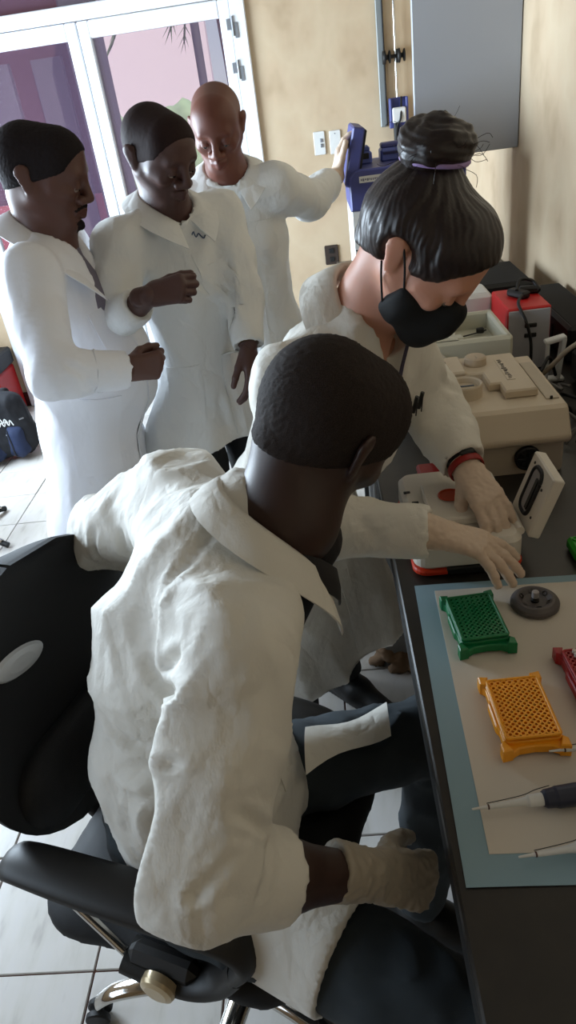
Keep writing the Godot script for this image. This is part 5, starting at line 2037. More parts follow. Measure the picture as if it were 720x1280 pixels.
func far_machine() -> void:
	var t := thing("blue_machine", "blue and white laboratory machine with its lid raised at the far end of the bench", "machine", Vector3(0.375, TOP, -3.28))
	var x0 := -0.226
	var w := 0.46
	# white base, two blocks with a dark gap
	var b1 := start()
	box(b1, Vector3(x0 + 0.032, 0.187, 0), Vector3(0.060, 0.372, 0.36), 0.004)
	put("side_block", b1, M.plate, t)
	var b2 := start()
	box(b2, Vector3(x0 + 0.068 + (w - 0.068) / 2, 0.187, 0), Vector3(w - 0.068, 0.372, 0.36), 0.006)
	put("base", b2, M.plate, t)
	for y in [0.10, 0.16, 0.22]:
		var sl := start()
		box(sl, Vector3(x0 + 0.032, y, 0.181), Vector3(0.05, 0.004, 0.004), 0.001)
		put("slot", sl, M.black, t)
	# blue head with a rounded upper corner
	var line := PackedVector2Array([Vector2(x0, 0.372), Vector2(x0 + w, 0.372), Vector2(x0 + w, 0.523)])
	for k in 7:
		var a := PI / 2 + k * PI / 12.0
		line.append(Vector2(x0 + 0.045 + cos(a) * 0.045, 0.478 + sin(a) * 0.045))
	var hd := start()
	prism(hd, line, 0.372, Vector3.ZERO, Basis.IDENTITY, 0.006)
	var head := put("head", hd, M.blue_plastic, t)
	var lb := start()
	box(lb, Vector3(x0 + 0.105, 0.487, 0.187), Vector3(0.130, 0.024, 0.003), 0.0005)
	var label := put("label_strip", lb, M.plate, head)
	var dots := start()
	var rng := RandomNumberGenerator.new()
	rng.seed = 3
	var xx := x0 + 0.046
	while xx < x0 + 0.162:
		var wd := rng.randf_range(0.003, 0.007)
		box(dots, Vector3(xx + wd / 2, 0.486 + rng.randf_range(-0.001, 0.001), 0.1888), Vector3(wd, rng.randf_range(0.006, 0.010), 0.0006), 0.0)
		xx += wd + rng.randf_range(0.0015, 0.004)
	var lt := put("lettering", dots, paint(Color(0.45, 0.45, 0.52), 0.7), label)
	lt.set_meta("kind", "stuff")
	# raised lid on the left
	var lid := start()
	var lbasis := Basis(Vector3.BACK, deg_to_rad(-13.0))
	box(lid, Vector3(x0 + 0.030, 0.565, 0.02), Vector3(0.048, 0.215, 0.30), 0.006, lbasis)
	var ld := put("lid", lid, M.blue_plastic, t)
	var ln := start()
	box(ln, Vector3(x0 + 0.060, 0.575, 0.02), Vector3(0.014, 0.17, 0.26), 0.004, lbasis)
	put("lid_lining", ln, M.black, ld)
	var hn := start()
	box(hn, Vector3(x0 + 0.075, 0.545, -0.03), Vector3(0.07, 0.05, 0.09), 0.008)
	box(hn, Vector3(x0 + 0.075, 0.578, -0.03), Vector3(0.055, 0.018, 0.08), 0.005)
	put("latch", hn, M.blue_light, t)
	var hn2 := start()
	box(hn2, Vector3(x0 + 0.082, 0.553, 0.017), Vector3(0.03, 0.022, 0.006), 0.002)
	put("latch_catch", hn2, M.black, t)
	var bt := start()
	box(bt, Vector3(x0 + 0.205, 0.545, -0.04), Vector3(0.12, 0.05, 0.10), 0.008)
	var blk := put("sample_block", bt, M.blue_light, t)
	var bs := start()
	box(bs, Vector3(x0 + 0.205, 0.553, 0.0115), Vector3(0.10, 0.010, 0.004), 0.001)
	put("slot", bs, M.blue_dark, blk)
	var bt2 := start()
	box(bt2, Vector3(x0 + 0.195, 0.578, -0.05), Vector3(0.09, 0.020, 0.07), 0.006)
	put("cap", bt2, M.blue_plastic, blk)

func rack(at: Vector3, turn: float, label: String, m: StandardMaterial3D, strips := false) -> Node3D:
	var t := thing("tube_rack", label, "rack", at, turn, "tube racks on the pad")
	# skirt: hollow ends and four flared corners
	var L := 0.0725
	var W := 0.0465
	var line := PackedVector2Array()
	var half := [Vector2(-W, L), Vector2(-W + 0.012, L - 0.001), Vector2(-W + 0.024, L - 0.0075), Vector2(0, L - 0.0095), Vector2(W - 0.024, L - 0.0075), Vector2(W - 0.012, L - 0.001), Vector2(W, L), Vector2(W + 0.0015, L - 0.010), Vector2(W - 0.0055, L - 0.022), Vector2(W - 0.0055, 0.030), Vector2(W - 0.002, 0.022), Vector2(W - 0.002, -0.022), Vector2(W - 0.0055, -0.030), Vector2(W - 0.0055, -L + 0.022), Vector2(W + 0.0015, -L + 0.010)]
	for p in half:
		line.append(p)
	for k in [Vector2(W, -L), Vector2(W - 0.012, -L + 0.001), Vector2(W - 0.024, -L + 0.0075), Vector2(0, -L + 0.0095), Vector2(-W + 0.024, -L + 0.0075), Vector2(-W + 0.012, -L + 0.001), Vector2(-W, -L), Vector2(-W - 0.0015, -L + 0.010), Vector2(-W + 0.0055, -L + 0.022), Vector2(-W + 0.0055, -0.030), Vector2(-W + 0.002, -0.022), Vector2(-W + 0.002, 0.022), Vector2(-W + 0.0055, 0.030), Vector2(-W + 0.0055, L - 0.022), Vector2(-W - 0.0015, L - 0.010)]:
		line.append(k)
	var up := Basis(Vector3.RIGHT, Vector3.BACK, Vector3.DOWN)   # outline's y runs to +z, depth downwards
	var sk := start()
	prism(sk, line, 0.016, Vector3(0, 0.010, 0), up, 0.002)
	put("skirt", sk, m, t)
	for sx in [-1.0, 1.0]:
		for sz in [-1.0, 1.0]:
			var ft := start()
			var tri2 := PackedVector2Array([Vector2(sx * (W + 0.001), sz * (L + 0.001)), Vector2(sx * (W - 0.014), sz * (L - 0.0015)), Vector2(sx * (W - 0.006), sz * (L - 0.020)), Vector2(sx * (W + 0.001), sz * (L - 0.014))])
			prism(ft, tri2, 0.024, Vector3(0, 0.012, 0), up, 0.0015)
			put("corner_foot", ft, m, t)
	# deck with 8 x 12 wells
	var px := 0.009
	var y := 0.030
	var dk := start()
	var wd := 8 * px
	var ln := 12 * px
	var mg := 0.0022
	var ol := outline(wd + 2 * mg + 0.004, ln + 2 * mg + 0.004, 0.006, 4)
	prism(dk, ol, 0.014, Vector3(0, y - 0.0095, 0), up, 0.001)
	var sd := start()
	var n := 8
	for i in 8:
		for k in 12:
			var c := Vector3((i - 3.5) * px, y, (k - 5.5) * px)
			var r := 0.0025
			var dpt := 0.0025 if strips and i in [1, 2] else 0.012
			for q in n:
				var a0 := TAU * (q - 0.5) / n + PI / 8 * 0
				var a1 := TAU * (q + 0.5) / n
				var e := func(a: float) -> Vector3:
					var v := Vector3(cos(a), 0, sin(a))
					return c + v * (px * 0.5 / maxf(absf(v.x), absf(v.z)))
				var p0 := c + Vector3(cos(a0), 0, sin(a0)) * r
				var p1 := c + Vector3(cos(a1), 0, sin(a1)) * r
				var dn := Vector3(0, -dpt, 0)
				quad(sd, p0, p1, e.call(a1), e.call(a0))
				quad(sd, p0 + dn, p1 + dn, p1, p0)
				tri(sd, c + dn, p1 + dn, p0 + dn)
	put("well_deck", sd, m, t)
	var rim := start()
	var rl := []
	for p in outline(wd + 2 * mg, ln + 2 * mg, 0.004, 4):
		rl.append(Vector3(p.x, y - 0.0008, p.y))
	rl.append(rl[0])
	tube(rim, rl, 0.0024, 6, false)
	put("deck_rim", rim, m, t)
	var base := put("deck_wall", dk, m, t)
	base.position.y = -0.004
	if strips:
		for i in 2:
			var tb := start()
			for k in 12:
				lathe(tb, [Vector2(0, 0.006), Vector2(0.0030, 0.006), Vector2(0.0036, 0.004), Vector2(0.0036, 0.0), Vector2(0.0028, -0.002)], Vector3((i - 2.5) * px, y, (k - 5.5) * px), Basis.IDENTITY, 10)
			put("tube_strip", tb, M.plate_clear, t).set_meta("label", "translucent tube strip")
	return t

func pipette(tip: Vector3, turn: float, label: String) -> void:
	var t := thing("pipette", label, "pipette", tip, turn, "pipettes lying on the pad")
	var ax := Basis(Vector3.UP, Vector3.RIGHT, Vector3.FORWARD)   # profile height runs along +x
	var sh := start()
	lathe(sh, [Vector2(0.0, 0), Vector2(0.0013, 0.0), Vector2(0.0022, 0.018), Vector2(0.0034, 0.024), Vector2(0.0036, 0.030), Vector2(0.0046, 0.060), Vector2(0.0056, 0.068), Vector2(0.0062, 0.072), Vector2(0.0082, 0.075), Vector2(0.0085, 0.094), Vector2(0, 0.094)], Vector3.ZERO, ax, 16)
	put("shaft", sh, M.plate, t)
	var bd := start()
	lathe(bd, [Vector2(0.0028, 0.0205), Vector2(0.0034, 0.0207), Vector2(0.0035, 0.0225), Vector2(0.0030, 0.0227)], Vector3.ZERO, ax, 14)
	put("tip_band", bd, paint(Color(0.30, 0.18, 0.15), 0.6), t)
	var ej := start()
	tube(ej, arc([Vector3(0.020, 0.0036, -0.003), Vector3(0.048, 0.0052, -0.004), Vector3(0.070, 0.0075, -0.005), Vector3(0.085, 0.0115, -0.007), Vector3(0.104, 0.0145, -0.008)], 5), 0.0006, 6)
	put("ejector_arm", ej, M.black, t)
	var hd := start()
	lathe(hd, [Vector2(0, 0.093), Vector2(0.0095, 0.093), Vector2(0.0120, 0.097), Vector2(0.0128, 0.108), Vector2(0.0140, 0.112), Vector2(0.0150, 0.150), Vector2(0.0145, 0.190), Vector2(0.0120, 0.205), Vector2(0, 0.207)], Vector3(0, 0.0, 0), ax, 20)
	var h := put("handle", hd, M.pipette_blue, t)
	var hk := start()
	tube(hk, arc([Vector3(0.17, 0.012, 0), Vector3(0.178, 0.026, 0), Vector3(0.165, 0.032, 0)], 5), 0.004, 8)
	put("finger_hook", hk, M.pipette_blue, h)
	var pb := start()
	lathe(pb, [Vector2(0.0045, 0.205), Vector2(0.0045, 0.228), Vector2(0.0085, 0.229), Vector2(0.0085, 0.236), Vector2(0, 0.238)], Vector3.ZERO, ax, 14)
	put("plunger", pb, M.plate, t)

func cable(called: String, label: String, pts: Array, r: float, m: Material, group := "cables behind the instruments") -> void:
	var at: Vector3 = pts[0]
	var st := start()
	tube(st, arc(pts.map(func(p): return p - at), 8), r, 8)
	var o := put(called, st, m)
	o.position = at
	tag(o, label, "cable", group)

func bench_goods() -> void:
	# absorbent pad
	var pad := thing("absorbent_pad", "white absorbent bench pad with a blue border lying on the bench", "pad", Vector3(0.112, TOP + 0.0006, -0.803), deg_to_rad(-1.8))
	var nz := FastNoiseLite.new()
	nz.frequency = 4.0
	var mk := func(x0: float, x1: float, z0: float, z1: float, lift: float) -> Array:
		var rows := []
		for i in 25:
			var row := []
			for k in 25:
				var x := lerpf(x0, x1, i / 24.0)
				var z := lerpf(z0, z1, k / 24.0)
				row.append(Vector3(x, lift + 0.0012 + 0.0012 * nz.get_noise_2d(x * 2.0, z * 2.0), z))
			rows.append(row)
		return rows
	var bs := start()
	sheet(bs, mk.call(-0.001, 0.62, -0.298, 0.300, 0.0), 0.0008)
	put("border", bs, M.pad_blue, pad)
	var ws := start()
	sheet(ws, mk.call(0.0345, 0.585, -0.277, 0.258, 0.0010), 0.0010)
	put("quilted_center", ws, M.pad_white, pad)
	var py := TOP + 0.0042
	rack(Vector3(0.209, py, -0.962), deg_to_rad(4.0), "green tube rack on the pad, beside the round grey rotor", M.rack_green)
	rack(Vector3(0.232, py, -0.752), deg_to_rad(2.0), "yellow tube rack on the pad, between the green rack and the pipettes", M.rack_yellow)
	rack(Vector3(0.364, py, -0.805), deg_to_rad(2.5), "red tube rack with clear tube strips at the edge of the photo", M.rack_red, true)
	# round grey rotor
	var ro := thing("rotor", "round grey plastic rotor with a central knob behind the green rack", "rotor", Vector3(0.323, py, -1.012))
	var r1 := start()
	lathe(r1, [Vector2(0, 0), Vector2(0.040, 0), Vector2(0.0425, 0.003), Vector2(0.0425, 0.008), Vector2(0.0405, 0.0115), Vector2(0.034, 0.0165), Vector2(0.030, 0.0175), Vector2(0.027, 0.0160), Vector2(0.021, 0.0105), Vector2(0.014, 0.0095), Vector2(0.0, 0.0095)], Vector3.ZERO, Basis.IDENTITY, 40)
	var dish := put("dish", r1, M.rotor, ro)
	for k in 6:
		var a := TAU * k / 6.0 + 0.5
		var hl := start()
		var hb := Basis(Vector3.UP, -a) * Basis(Vector3.BACK, deg_to_rad(38))
		lathe(hl, [Vector2(0.0046, 0.0), Vector2(0.0050, 0.0012), Vector2(0.0040, 0.0016), Vector2(0.0036, -0.0005), Vector2(0, -0.0006)], Vector3(cos(a) * 0.0240, 0.0138, sin(a) * 0.0240), hb, 12)
		put("tube_hole", hl, M.black if k % 2 else M.rotor, dish)
	var r2 := start()
	lathe(r2, [Vector2(0.0075, 0.009), Vector2(0.0075, 0.013), Vector2(0.006, 0.0145), Vector2(0.006, 0.018), Vector2(0, 0.018)], Vector3.ZERO, Basis.IDENTITY, 18)
	put("hub", r2, M.black, ro)
	var r3 := start()
	lathe(r3, [Vector2(0.0058, 0.018), Vector2(0.0062, 0.019), Vector2(0.0062, 0.029), Vector2(0.0054, 0.0305), Vector2(0, 0.0308)], Vector3.ZERO, Basis.IDENTITY, 18)
	put("knob", r3, paint(Color(0.62, 0.60, 0.60), 0.4), ro)
	# pipettes
	pipette(Vector3(0.128, py + 0.014, -0.598), deg_to_rad(5.0), "middle pipette on the pad, its dark blue handle in view")
	pipette(Vector3(0.170, py + 0.014, -0.528), deg_to_rad(6.0), "front pipette, lying across the pad's lower blue border")
	pipette(Vector3(0.251, py + 0.014, -0.681), deg_to_rad(2.5), "pipette whose tip touches the corner of the yellow rack")
	# white heating device under the woman's hands
	var d := thing("white_device", "white bench device with an orange foot rim and opened lid under the gloved hands", "device", Vector3(0.230, TOP, -1.275))
	var fb := Basis(Vector3.RIGHT, Vector3.BACK, Vector3.DOWN)
	var d0 := start()
	prism(d0, outline(0.212, 0.300, 0.028), 0.012, Vector3(0, 0.008, 0), fb, 0.003)
	put("foot_rim", d0, paint(Color(0.80, 0.20, 0.04), 0.45), d)
	var d1 := start()
	prism(d1, outline(0.208, 0.298, 0.028), 0.060, Vector3(0, 0.043, 0), fb, 0.010)
	var body := put("body", d1, M.device_white, d)
	var dg := start()
	box(dg, Vector3(0.012, 0.010, 0.146), Vector3(0.110, 0.018, 0.012), 0.003)
	put("front_gap", dg, M.black, body)
	var d2 := start()
	prism(d2, outline(0.150, 0.150, 0.010), 0.020, Vector3(0.012, 0.080, 0.010), fb, 0.004)
	put("top_plate", d2, M.device_white, d)
	var d3 := start()
	lathe(d3, [Vector2(0.024, 0.0005), Vector2(0.0255, 0.0012), Vector2(0.0245, 0.0018), Vector2(0.021, -0.001), Vector2(0.0, -0.0012)], Vector3(-0.010, 0.0920, 0.0), Basis.IDENTITY, 28)
	put("sample_well", d3, paint(Color(0.76, 0.26, 0.10), 0.35), d)
	var d4 := start()
	lathe(d4, [Vector2(0, 0.003), Vector2(0.005, 0.0028), Vector2(0.006, 0.0)], Vector3(-0.088, 0.0735, 0.105), Basis.IDENTITY, 14)
	put("screw", d4, M.black, d)
	for q in [Vector3(-0.092, 0.0732, -0.06), Vector3(-0.080, 0.0732, -0.015)]:
		var d5 := start()
		box(d5, q, Vector3(0.014, 0.003, 0.008), 0.001)
		put("button", d5, M.black, d)
	# the lid, hinged on the right and leaning back
	var lb := Basis(Vector3.BACK, deg_to_rad(-19.0))
	var hinge := Vector3(0.112, 0.062, 0.069)
	var lid := start()
	prism(lid, outline(0.122, 0.128, 0.004), 0.024, hinge + lb * Vector3(0.014, 0.062, 0), lb * Basis(Vector3.FORWARD, Vector3.UP, Vector3.RIGHT), 0.003)
	var ld := put("lid", lid, M.device_white, d)
	var gk := start()
	var gl := []
	for p in outline(0.050, 0.092, 0.018, 5):
		gl.append(hinge + lb * Vector3(0.0015, 0.066 + p.y, p.x - 0.004))
	gl.append(gl[0])
	tube(gk, gl, 0.0048, 8, false)
	put("gasket", gk, paint(Color(0.06, 0.045, 0.07), 0.6), ld)
	var gp := start()
	prism(gp, outline(0.044, 0.086, 0.016), 0.002, hinge + lb * Vector3(0.0012, 0.066, -0.004), lb * Basis(Vector3.FORWARD, Vector3.UP, Vector3.RIGHT), 0.0005)
	put("pressure_plate", gp, paint(Color(0.60, 0.58, 0.58), 0.4), ld)
	var gb := start()
	box(gb, hinge + lb * Vector3(-0.001, 0.064, 0.008), Vector3(0.004, 0.066, 0.012), 0.001, lb)
	put("heater_bar", gb, M.black, ld)
	for q in [Vector2(0.110, -0.038), Vector2(0.088, 0.034), Vector2(0.030, 0.040)]:
		var sc := start()
		lathe(sc, [Vector2(0, 0.002), Vector2(0.0025, 0.0018), Vector2(0.0032, 0)], hinge + lb * Vector3(0.0022, q.x, q.y), lb * Basis(Vector3.UP, Vector3.LEFT, Vector3.BACK), 10)
		put("screw", sc, M.black, ld)
	var hg := start()
	tube(hg, [hinge + Vector3(-0.010, 0.006, -0.05), hinge + Vector3(-0.010, 0.006, 0.05)], 0.009, 12)
	put("hinge", hg, M.device_white, d)
	# red rack behind the wrist
	var rr := thing("red_stand", "small dark red plastic stand behind the woman's left wrist", "stand", Vector3(0.222, TOP, -1.475))
	var q1 := start()
	box(q1, Vector3(0, 0.042, 0), Vector3(0.085, 0.018, 0.055), 0.005)
	put("tray", q1, M.rack_red, rr)
	for x in [-0.036, 0.036]:
		var q2 := start()
		box(q2, Vector3(x, 0.018, 0), Vector3(0.010, 0.036, 0.055), 0.003)
		put("leg", q2, M.rack_red, rr)
	cycler()
	tray_box()
	clutter()

func cycler() -> void:
	# cream instrument with a curved front
	var t := thing("cream_analyser", "large cream analyser with a curved front and dial, behind the white device", "analyser", Vector3(0.372, TOP, -1.66))
	var side := func(pts: Array) -> PackedVector2Array:   # z forward, y up -> outline
		var o := PackedVector2Array()
		for p in pts:
			o.append(p)
		return o
	var ax := Basis(Vector3.BACK, Vector3.UP, Vector3.LEFT)   # outline x runs to +z
	var low := start()
	prism(low, side.call([Vector2(-0.175, 0.0), Vector2(0.165, 0.0), Vector2(0.165, 0.078), Vector2(-0.175, 0.078)]), 0.296, Vector3.ZERO, ax, 0.006)
	put("base", low, M.cream_low, t)
	var prof := [Vector2(-0.180, 0.078), Vector2(0.170, 0.078)]
	for k in 9:
		var a := -PI / 2 + PI * k / 11.0
		prof.append(Vector2(0.172 + cos(a) * 0.016, 0.094 + sin(a) * 0.016))
	prof.append_array([Vector2(0.166, 0.130), Vector2(0.152, 0.152), Vector2(0.140, 0.158), Vector2(-0.180, 0.158)])
	var up := start()
	prism(up, side.call(prof), 0.312, Vector3.ZERO, ax, 0.004)
	var hood := put("hood", up, M.cream, t)
	# raised deck pieces
	var flat := Basis(Vector3.RIGHT, Vector3.BACK, Vector3.DOWN)
	var a1 := start()
	prism(a1, PackedVector2Array([Vector2(-0.120, -0.165), Vector2(0.105, -0.165), Vector2(0.105, 0.085), Vector2(0.030, 0.085), Vector2(0.030, 0.030), Vector2(0.005, 0.030), Vector2(0.005, -0.045), Vector2(-0.120, -0.045)]), 0.022, Vector3(0, 0.168, 0), flat, 0.004)
	var deck := put("raised_deck", a1, M.cream, hood)
	var a2 := start()
	box(a2, Vector3(-0.078, 0.183, -0.098), Vector3(0.086, 0.012, 0.115), 0.004)
	put("keypad", a2, M.cream, t)
	var a3 := start()
	box(a3, Vector3(-0.092, 0.1905, -0.090), Vector3(0.032, 0.004, 0.055), 0.001)
	put("display", a3, paint(Color(0.02, 0.24, 0.13), 0.25), t)
	var a4 := start()
	lathe(a4, [Vector2(0, 0.022), Vector2(0.023, 0.0215), Vector2(0.027, 0.018), Vector2(0.028, 0.0), Vector2(0, 0)], Vector3(0.000, 0.179, -0.110), Basis.IDENTITY, 30)
	var dial := put("dial", a4, M.cream_knob, t)
	var a5 := start()
	box(a5, Vector3(0.0, 0.2015, -0.100), Vector3(0.003, 0.001, 0.018), 0.0003)
	put("pointer", a5, M.cream_low, dial)
	# sample cup with two grey bands in the front recess
	var a6 := start()
	lathe(a6, [Vector2(0.042, 0.0), Vector2(0.042, 0.030), Vector2(0.040, 0.033), Vector2(0.036, 0.030), Vector2(0.034, 0.018), Vector2(0, 0.018)], Vector3(-0.055, 0.158, 0.035), Basis.IDENTITY, 32)
	var cup := put("sample_cup", a6, M.cream, t)
	for k in 2:
		var a7 := start()
		box(a7, Vector3(-0.055, 0.1775, 0.025 + 0.022 * k), Vector3(0.050, 0.003, 0.005), 0.001)
		put("band", a7, paint(Color(0.42, 0.46, 0.52), 0.4), cup)
	# printed strip, too blurred to read: short dark marks
	var strip := start()
	box(strip, Vector3(0.060, 0.1796, -0.050), Vector3(0.020, 0.0012, 0.140), 0.0004)
	var sp := put("print_strip", strip, M.cream, deck)
	var dots := start()
	var rng := RandomNumberGenerator.new()
	rng.seed = 13
	var z := -0.114
	while z < 0.010:
		var w := rng.randf_range(0.003, 0.007)
		box(dots, Vector3(0.060 + rng.randf_range(-0.002, 0.002), 0.1804, z), Vector3(rng.randf_range(0.006, 0.012), 0.0008, w), 0.0)
		z += w + rng.randf_range(0.003, 0.006)
	put("lettering", dots, paint(Color(0.20, 0.16, 0.14), 0.7), sp).set_meta("kind", "stuff")
	var a8 := start()
	box(a8, Vector3(0.132, 0.1592, -0.010), Vector3(0.030, 0.003, 0.240), 0.001)
	put("side_recess", a8, M.cream_low, hood)
	var a9 := start()
	box(a9, Vector3(0.128, 0.163, 0.112), Vector3(0.006, 0.008, 0.004), 0.001)
	put("catch", a9, M.black, hood)

func tray_box() -> void:
	var t := thing("cream_tray", "cream instrument with an open tray on top, behind the large analyser", "instrument", Vector3(0.398, TOP, -2.045))
	var b := start()
	box(b, Vector3(0, 0.065, 0), Vector3(0.205, 0.13, 0.26), 0.008)
	put("base", b, M.cream_low, t)
	var c := start()
	box(c, Vector3(0, 0.160, 0.118), Vector3(0.215, 0.064, 0.026), 0.008)
	box(c, Vector3(0, 0.160, -0.122), Vector3(0.215, 0.064, 0.020), 0.006)
	box(c, Vector3(0.098, 0.160, 0), Vector3(0.020, 0.064, 0.25), 0.006)
	box(c, Vector3(-0.070, 0.160, 0), Vector3(0.075, 0.064, 0.25), 0.006)
	box(c, Vector3(0, 0.135, 0), Vector3(0.20, 0.014, 0.25), 0.002)
	put("tray", c, M.cream_tray, t)
	var d := start()
	box(d, Vector3(-0.042, 0.185, 0.085), Vector3(0.045, 0.016, 0.035), 0.004)
	put("tab", d, M.cream_tray, t)
	var pl := thing("tray_lead", "thin dark lead with a small plug lying in the cream tray", "cable", Vector3(0.40, TOP + 0.145, -2.10), 0.0, "cables behind the instruments")
	var e := start()
	tube(e, arc([Vector3(-0.030, 0.012, 0.05), Vector3(0.0, 0.004, 0.02), Vector3(0.05, 0.004, 0.0), Vector3(0.075, 0.006, -0.01)], 6), 0.0022, 6)
	put("wire", e, paint(Color(0.10, 0.04, 0.03), 0.6), pl)
	var g := start()
	box(g, Vector3(0.055, 0.010, 0.0), Vector3(0.022, 0.016, 0.014), 0.003)
	put("plug", g, M.black, pl)
	# white rounded cover left of the analyser
	var w := thing("white_cover", "smooth white plastic cover between the analyser and the tray instrument", "cover", Vector3(0.252, TOP, -1.90))
	soft("shell", [[Vector3(-0.045, 0.05, 0.0), Vector3(0.045, 0.05, 0.0), 0.045, 0.045, 0.02], [Vector3(-0.045, 0.10, -0.02), Vector3(0.040, 0.105, -0.02), 0.050, 0.048, 0.03], [Vector3(-0.045, 0.13, -0.03), Vector3(0.030, 0.135, -0.03), 0.045, 0.040, 0.03]], M.plate, w)
	var wf := start()
	box(wf, Vector3(0, 0.006, -0.01), Vector3(0.14, 0.012, 0.10), 0.003)
	put("foot", wf, M.cream_low, w)
	# white device farther back
	var v := thing("white_box_device", "small white boxy device with black feet beyond the cream tray", "device", Vector3(0.475, TOP, -2.42))
	var v1 := start()
	box(v1, Vector3(0, 0.100, 0), Vector3(0.15, 0.176, 0.14), 0.010)
	put("case", v1, M.plate, v)
	var v2 := start()
	box(v2, Vector3(0.0, 0.184, 0.0), Vector3(0.13, 0.014, 0.12), 0.006)
	put("top_cap", v2, M.plate, v)
	for x in [-0.05, 0.05]:
		for z in [-0.045, 0.045]:
			var v3 := start()
			lathe(v3, [Vector2(0.009, 0.012), Vector2(0.010, 0.0), Vector2(0, 0)], Vector3(x, 0.0, z), Basis.IDENTITY, 10)
			put("foot", v3, M.black, v)

func clutter() -> void:
	# red and white power supply
	var t := thing("power_supply", "red-topped power supply with a grey front and two black switches", "power supply", Vector3(0.608, TOP, -2.240))
	var a := start()
	box(a, Vector3(0, 0.100, -0.003), Vector3(0.128, 0.192, 0.214), 0.004)
	put("cover", a, M.red_case, t)
	var b := start()
	box(b, Vector3(0, 0.097, 0.106), Vector3(0.122, 0.184, 0.006), 0.002)
	var fr := put("front_panel", b, M.grey_panel, t)
	for y in [0.142, 0.112]:
		var c := start()
		box(c, Vector3(0.004, y, 0.110), Vector3(0.036, 0.013, 0.006), 0.002)
		put("switch", c, M.black, fr)
	var ad := thing("black_connector", "black cable connectors heaped on top of the red power supply", "connector", Vector3(0.615, TOP + 0.196, -2.25))
	var d := start()
	box(d, Vector3(-0.012, 0.012, 0.0), Vector3(0.035, 0.022, 0.075), 0.006, Basis(Vector3.UP, 0.5))
	put("plug", d, M.black, ad)
	var d2 := start()
	box(d2, Vector3(0.030, 0.012, -0.030), Vector3(0.065, 0.022, 0.030), 0.006, Basis(Vector3.UP, -0.2))
	put("plug", d2, M.black, ad)
	var d3 := start()
	tube(d3, arc([Vector3(-0.02, 0.024, 0.01), Vector3(0.0, 0.045, -0.03), Vector3(0.04, 0.035, -0.04), Vector3(0.055, 0.012, -0.01)], 6), 0.005, 8)
	put("lead", d3, M.black, ad)
	cable("power_cable", "black cable looping down the grey front of the red power supply", [Vector3(0.600, TOP + 0.215, -2.20), Vector3(0.578, TOP + 0.205, -2.150), Vector3(0.590, TOP + 0.165, -2.105), Vector3(0.606, TOP + 0.10, -2.100), Vector3(0.604, TOP + 0.02, -2.085), Vector3(0.57, TOP + 0.008, -1.98)], 0.0048, M.black)
	cable("power_cable", "thick beige cable rising from the analyser to the right edge of the photo", [Vector3(0.585, TOP + 0.015, -2.00), Vector3(0.620, TOP + 0.06, -1.97), Vector3(0.665, TOP + 0.125, -1.94), Vector3(0.72, TOP + 0.155, -1.93), Vector3(0.80, TOP + 0.15, -1.95), Vector3(0.860, TOP + 0.125, -2.0)], 0.0068, M.cable_beige)
	cable("power_cable", "black cable bent in an angle below the beige cable", [Vector3(0.575, TOP + 0.04, -1.95), Vector3(0.600, TOP + 0.065, -1.96), Vector3(0.632, TOP + 0.085, -2.00), Vector3(0.660, TOP + 0.02, -2.02)], 0.005, M.black)
	var rng := RandomNumberGenerator.new()
	rng.seed = 19
	for k in 7:
		var z := -1.92 + k * 0.07
		var pts := []
		var x := 0.585
		for i in 5:
			pts.append(Vector3(x, TOP + 0.009 + rng.randf_range(0.0, 0.035), z + rng.randf_range(-0.05, 0.05)))
			x += rng.randf_range(0.016, 0.026)
		cable("bench_cable", "%s cable of the low tangle on the bench right of the analyser" % ("black" if k % 3 else "dark grey"), pts, 0.0045, M.black if k % 3 else M.cable_grey, "tangled cables right of the analyser")
	for q in [["pale grey cable rising highest over the dark tangle by the analyser", Vector3(0.560, TOP + 0.01, -1.60), Vector3(0.60, TOP + 0.05, -1.62), Vector3(0.655, TOP + 0.075, -1.66), Vector3(0.70, TOP + 0.07, -1.70)], ["pale grey cable lying flat below the rising one by the analyser", Vector3(0.560, TOP + 0.008, -1.64), Vector3(0.62, TOP + 0.03, -1.65), Vector3(0.70, TOP + 0.03, -1.64)]]:
		cable("bench_cable", q[0], q.slice(1), 0.004, M.cable_grey, "pale cables right of the analyser")
	# white plastic bracket
	var w := thing("white_bracket", "white plastic bracket standing among the cables before the black box", "bracket", Vector3(0.655, TOP, -2.03))
	var e := start()
	box(e, Vector3(0.018, 0.065, 0), Vector3(0.012, 0.13, 0.03), 0.003, Basis(Vector3.BACK, -0.10))
	put("upright", e, M.plate, w)
	var e2 := start()
	box(e2, Vector3(-0.020, 0.060, 0), Vector3(0.008, 0.12, 0.02), 0.002)
	put("upright", e2, M.plate, w)
	var e3 := start()
	box(e3, Vector3(0.0, 0.126, 0), Vector3(0.060, 0.012, 0.03), 0.003, Basis(Vector3.BACK, 0.2))
	put("crossbar", e3, M.plate, w)
	var e4 := start()
	box(e4, Vector3(0.006, 0.006, 0), Vector3(0.050, 0.012, 0.03), 0.003)
	put("foot", e4, M.plate, w)
	# black boxes along the wall
	var bb := [[Vector3(0.775, TOP, -1.87), Vector3(0.15, 0.10, 0.30), "black case against the wall right of the white bracket"], [Vector3(0.790, TOP, -2.38), Vector3(0.13, 0.12, 0.50), "black case against the wall behind the red power supply"], [Vector3(0.60, TOP, -2.86), Vector3(0.36, 0.12, 0.34), "wide black case at the far end of the bench under the cupboard"], [Vector3(0.640, TOP, -1.40), Vector3(0.17, 0.045, 0.16), "low black adapter with a glowing blue light beside the white lid"], [Vector3(0.755, TOP, -1.58), Vector3(0.16, 0.070, 0.17), "black case between the adapter and the wall"]]
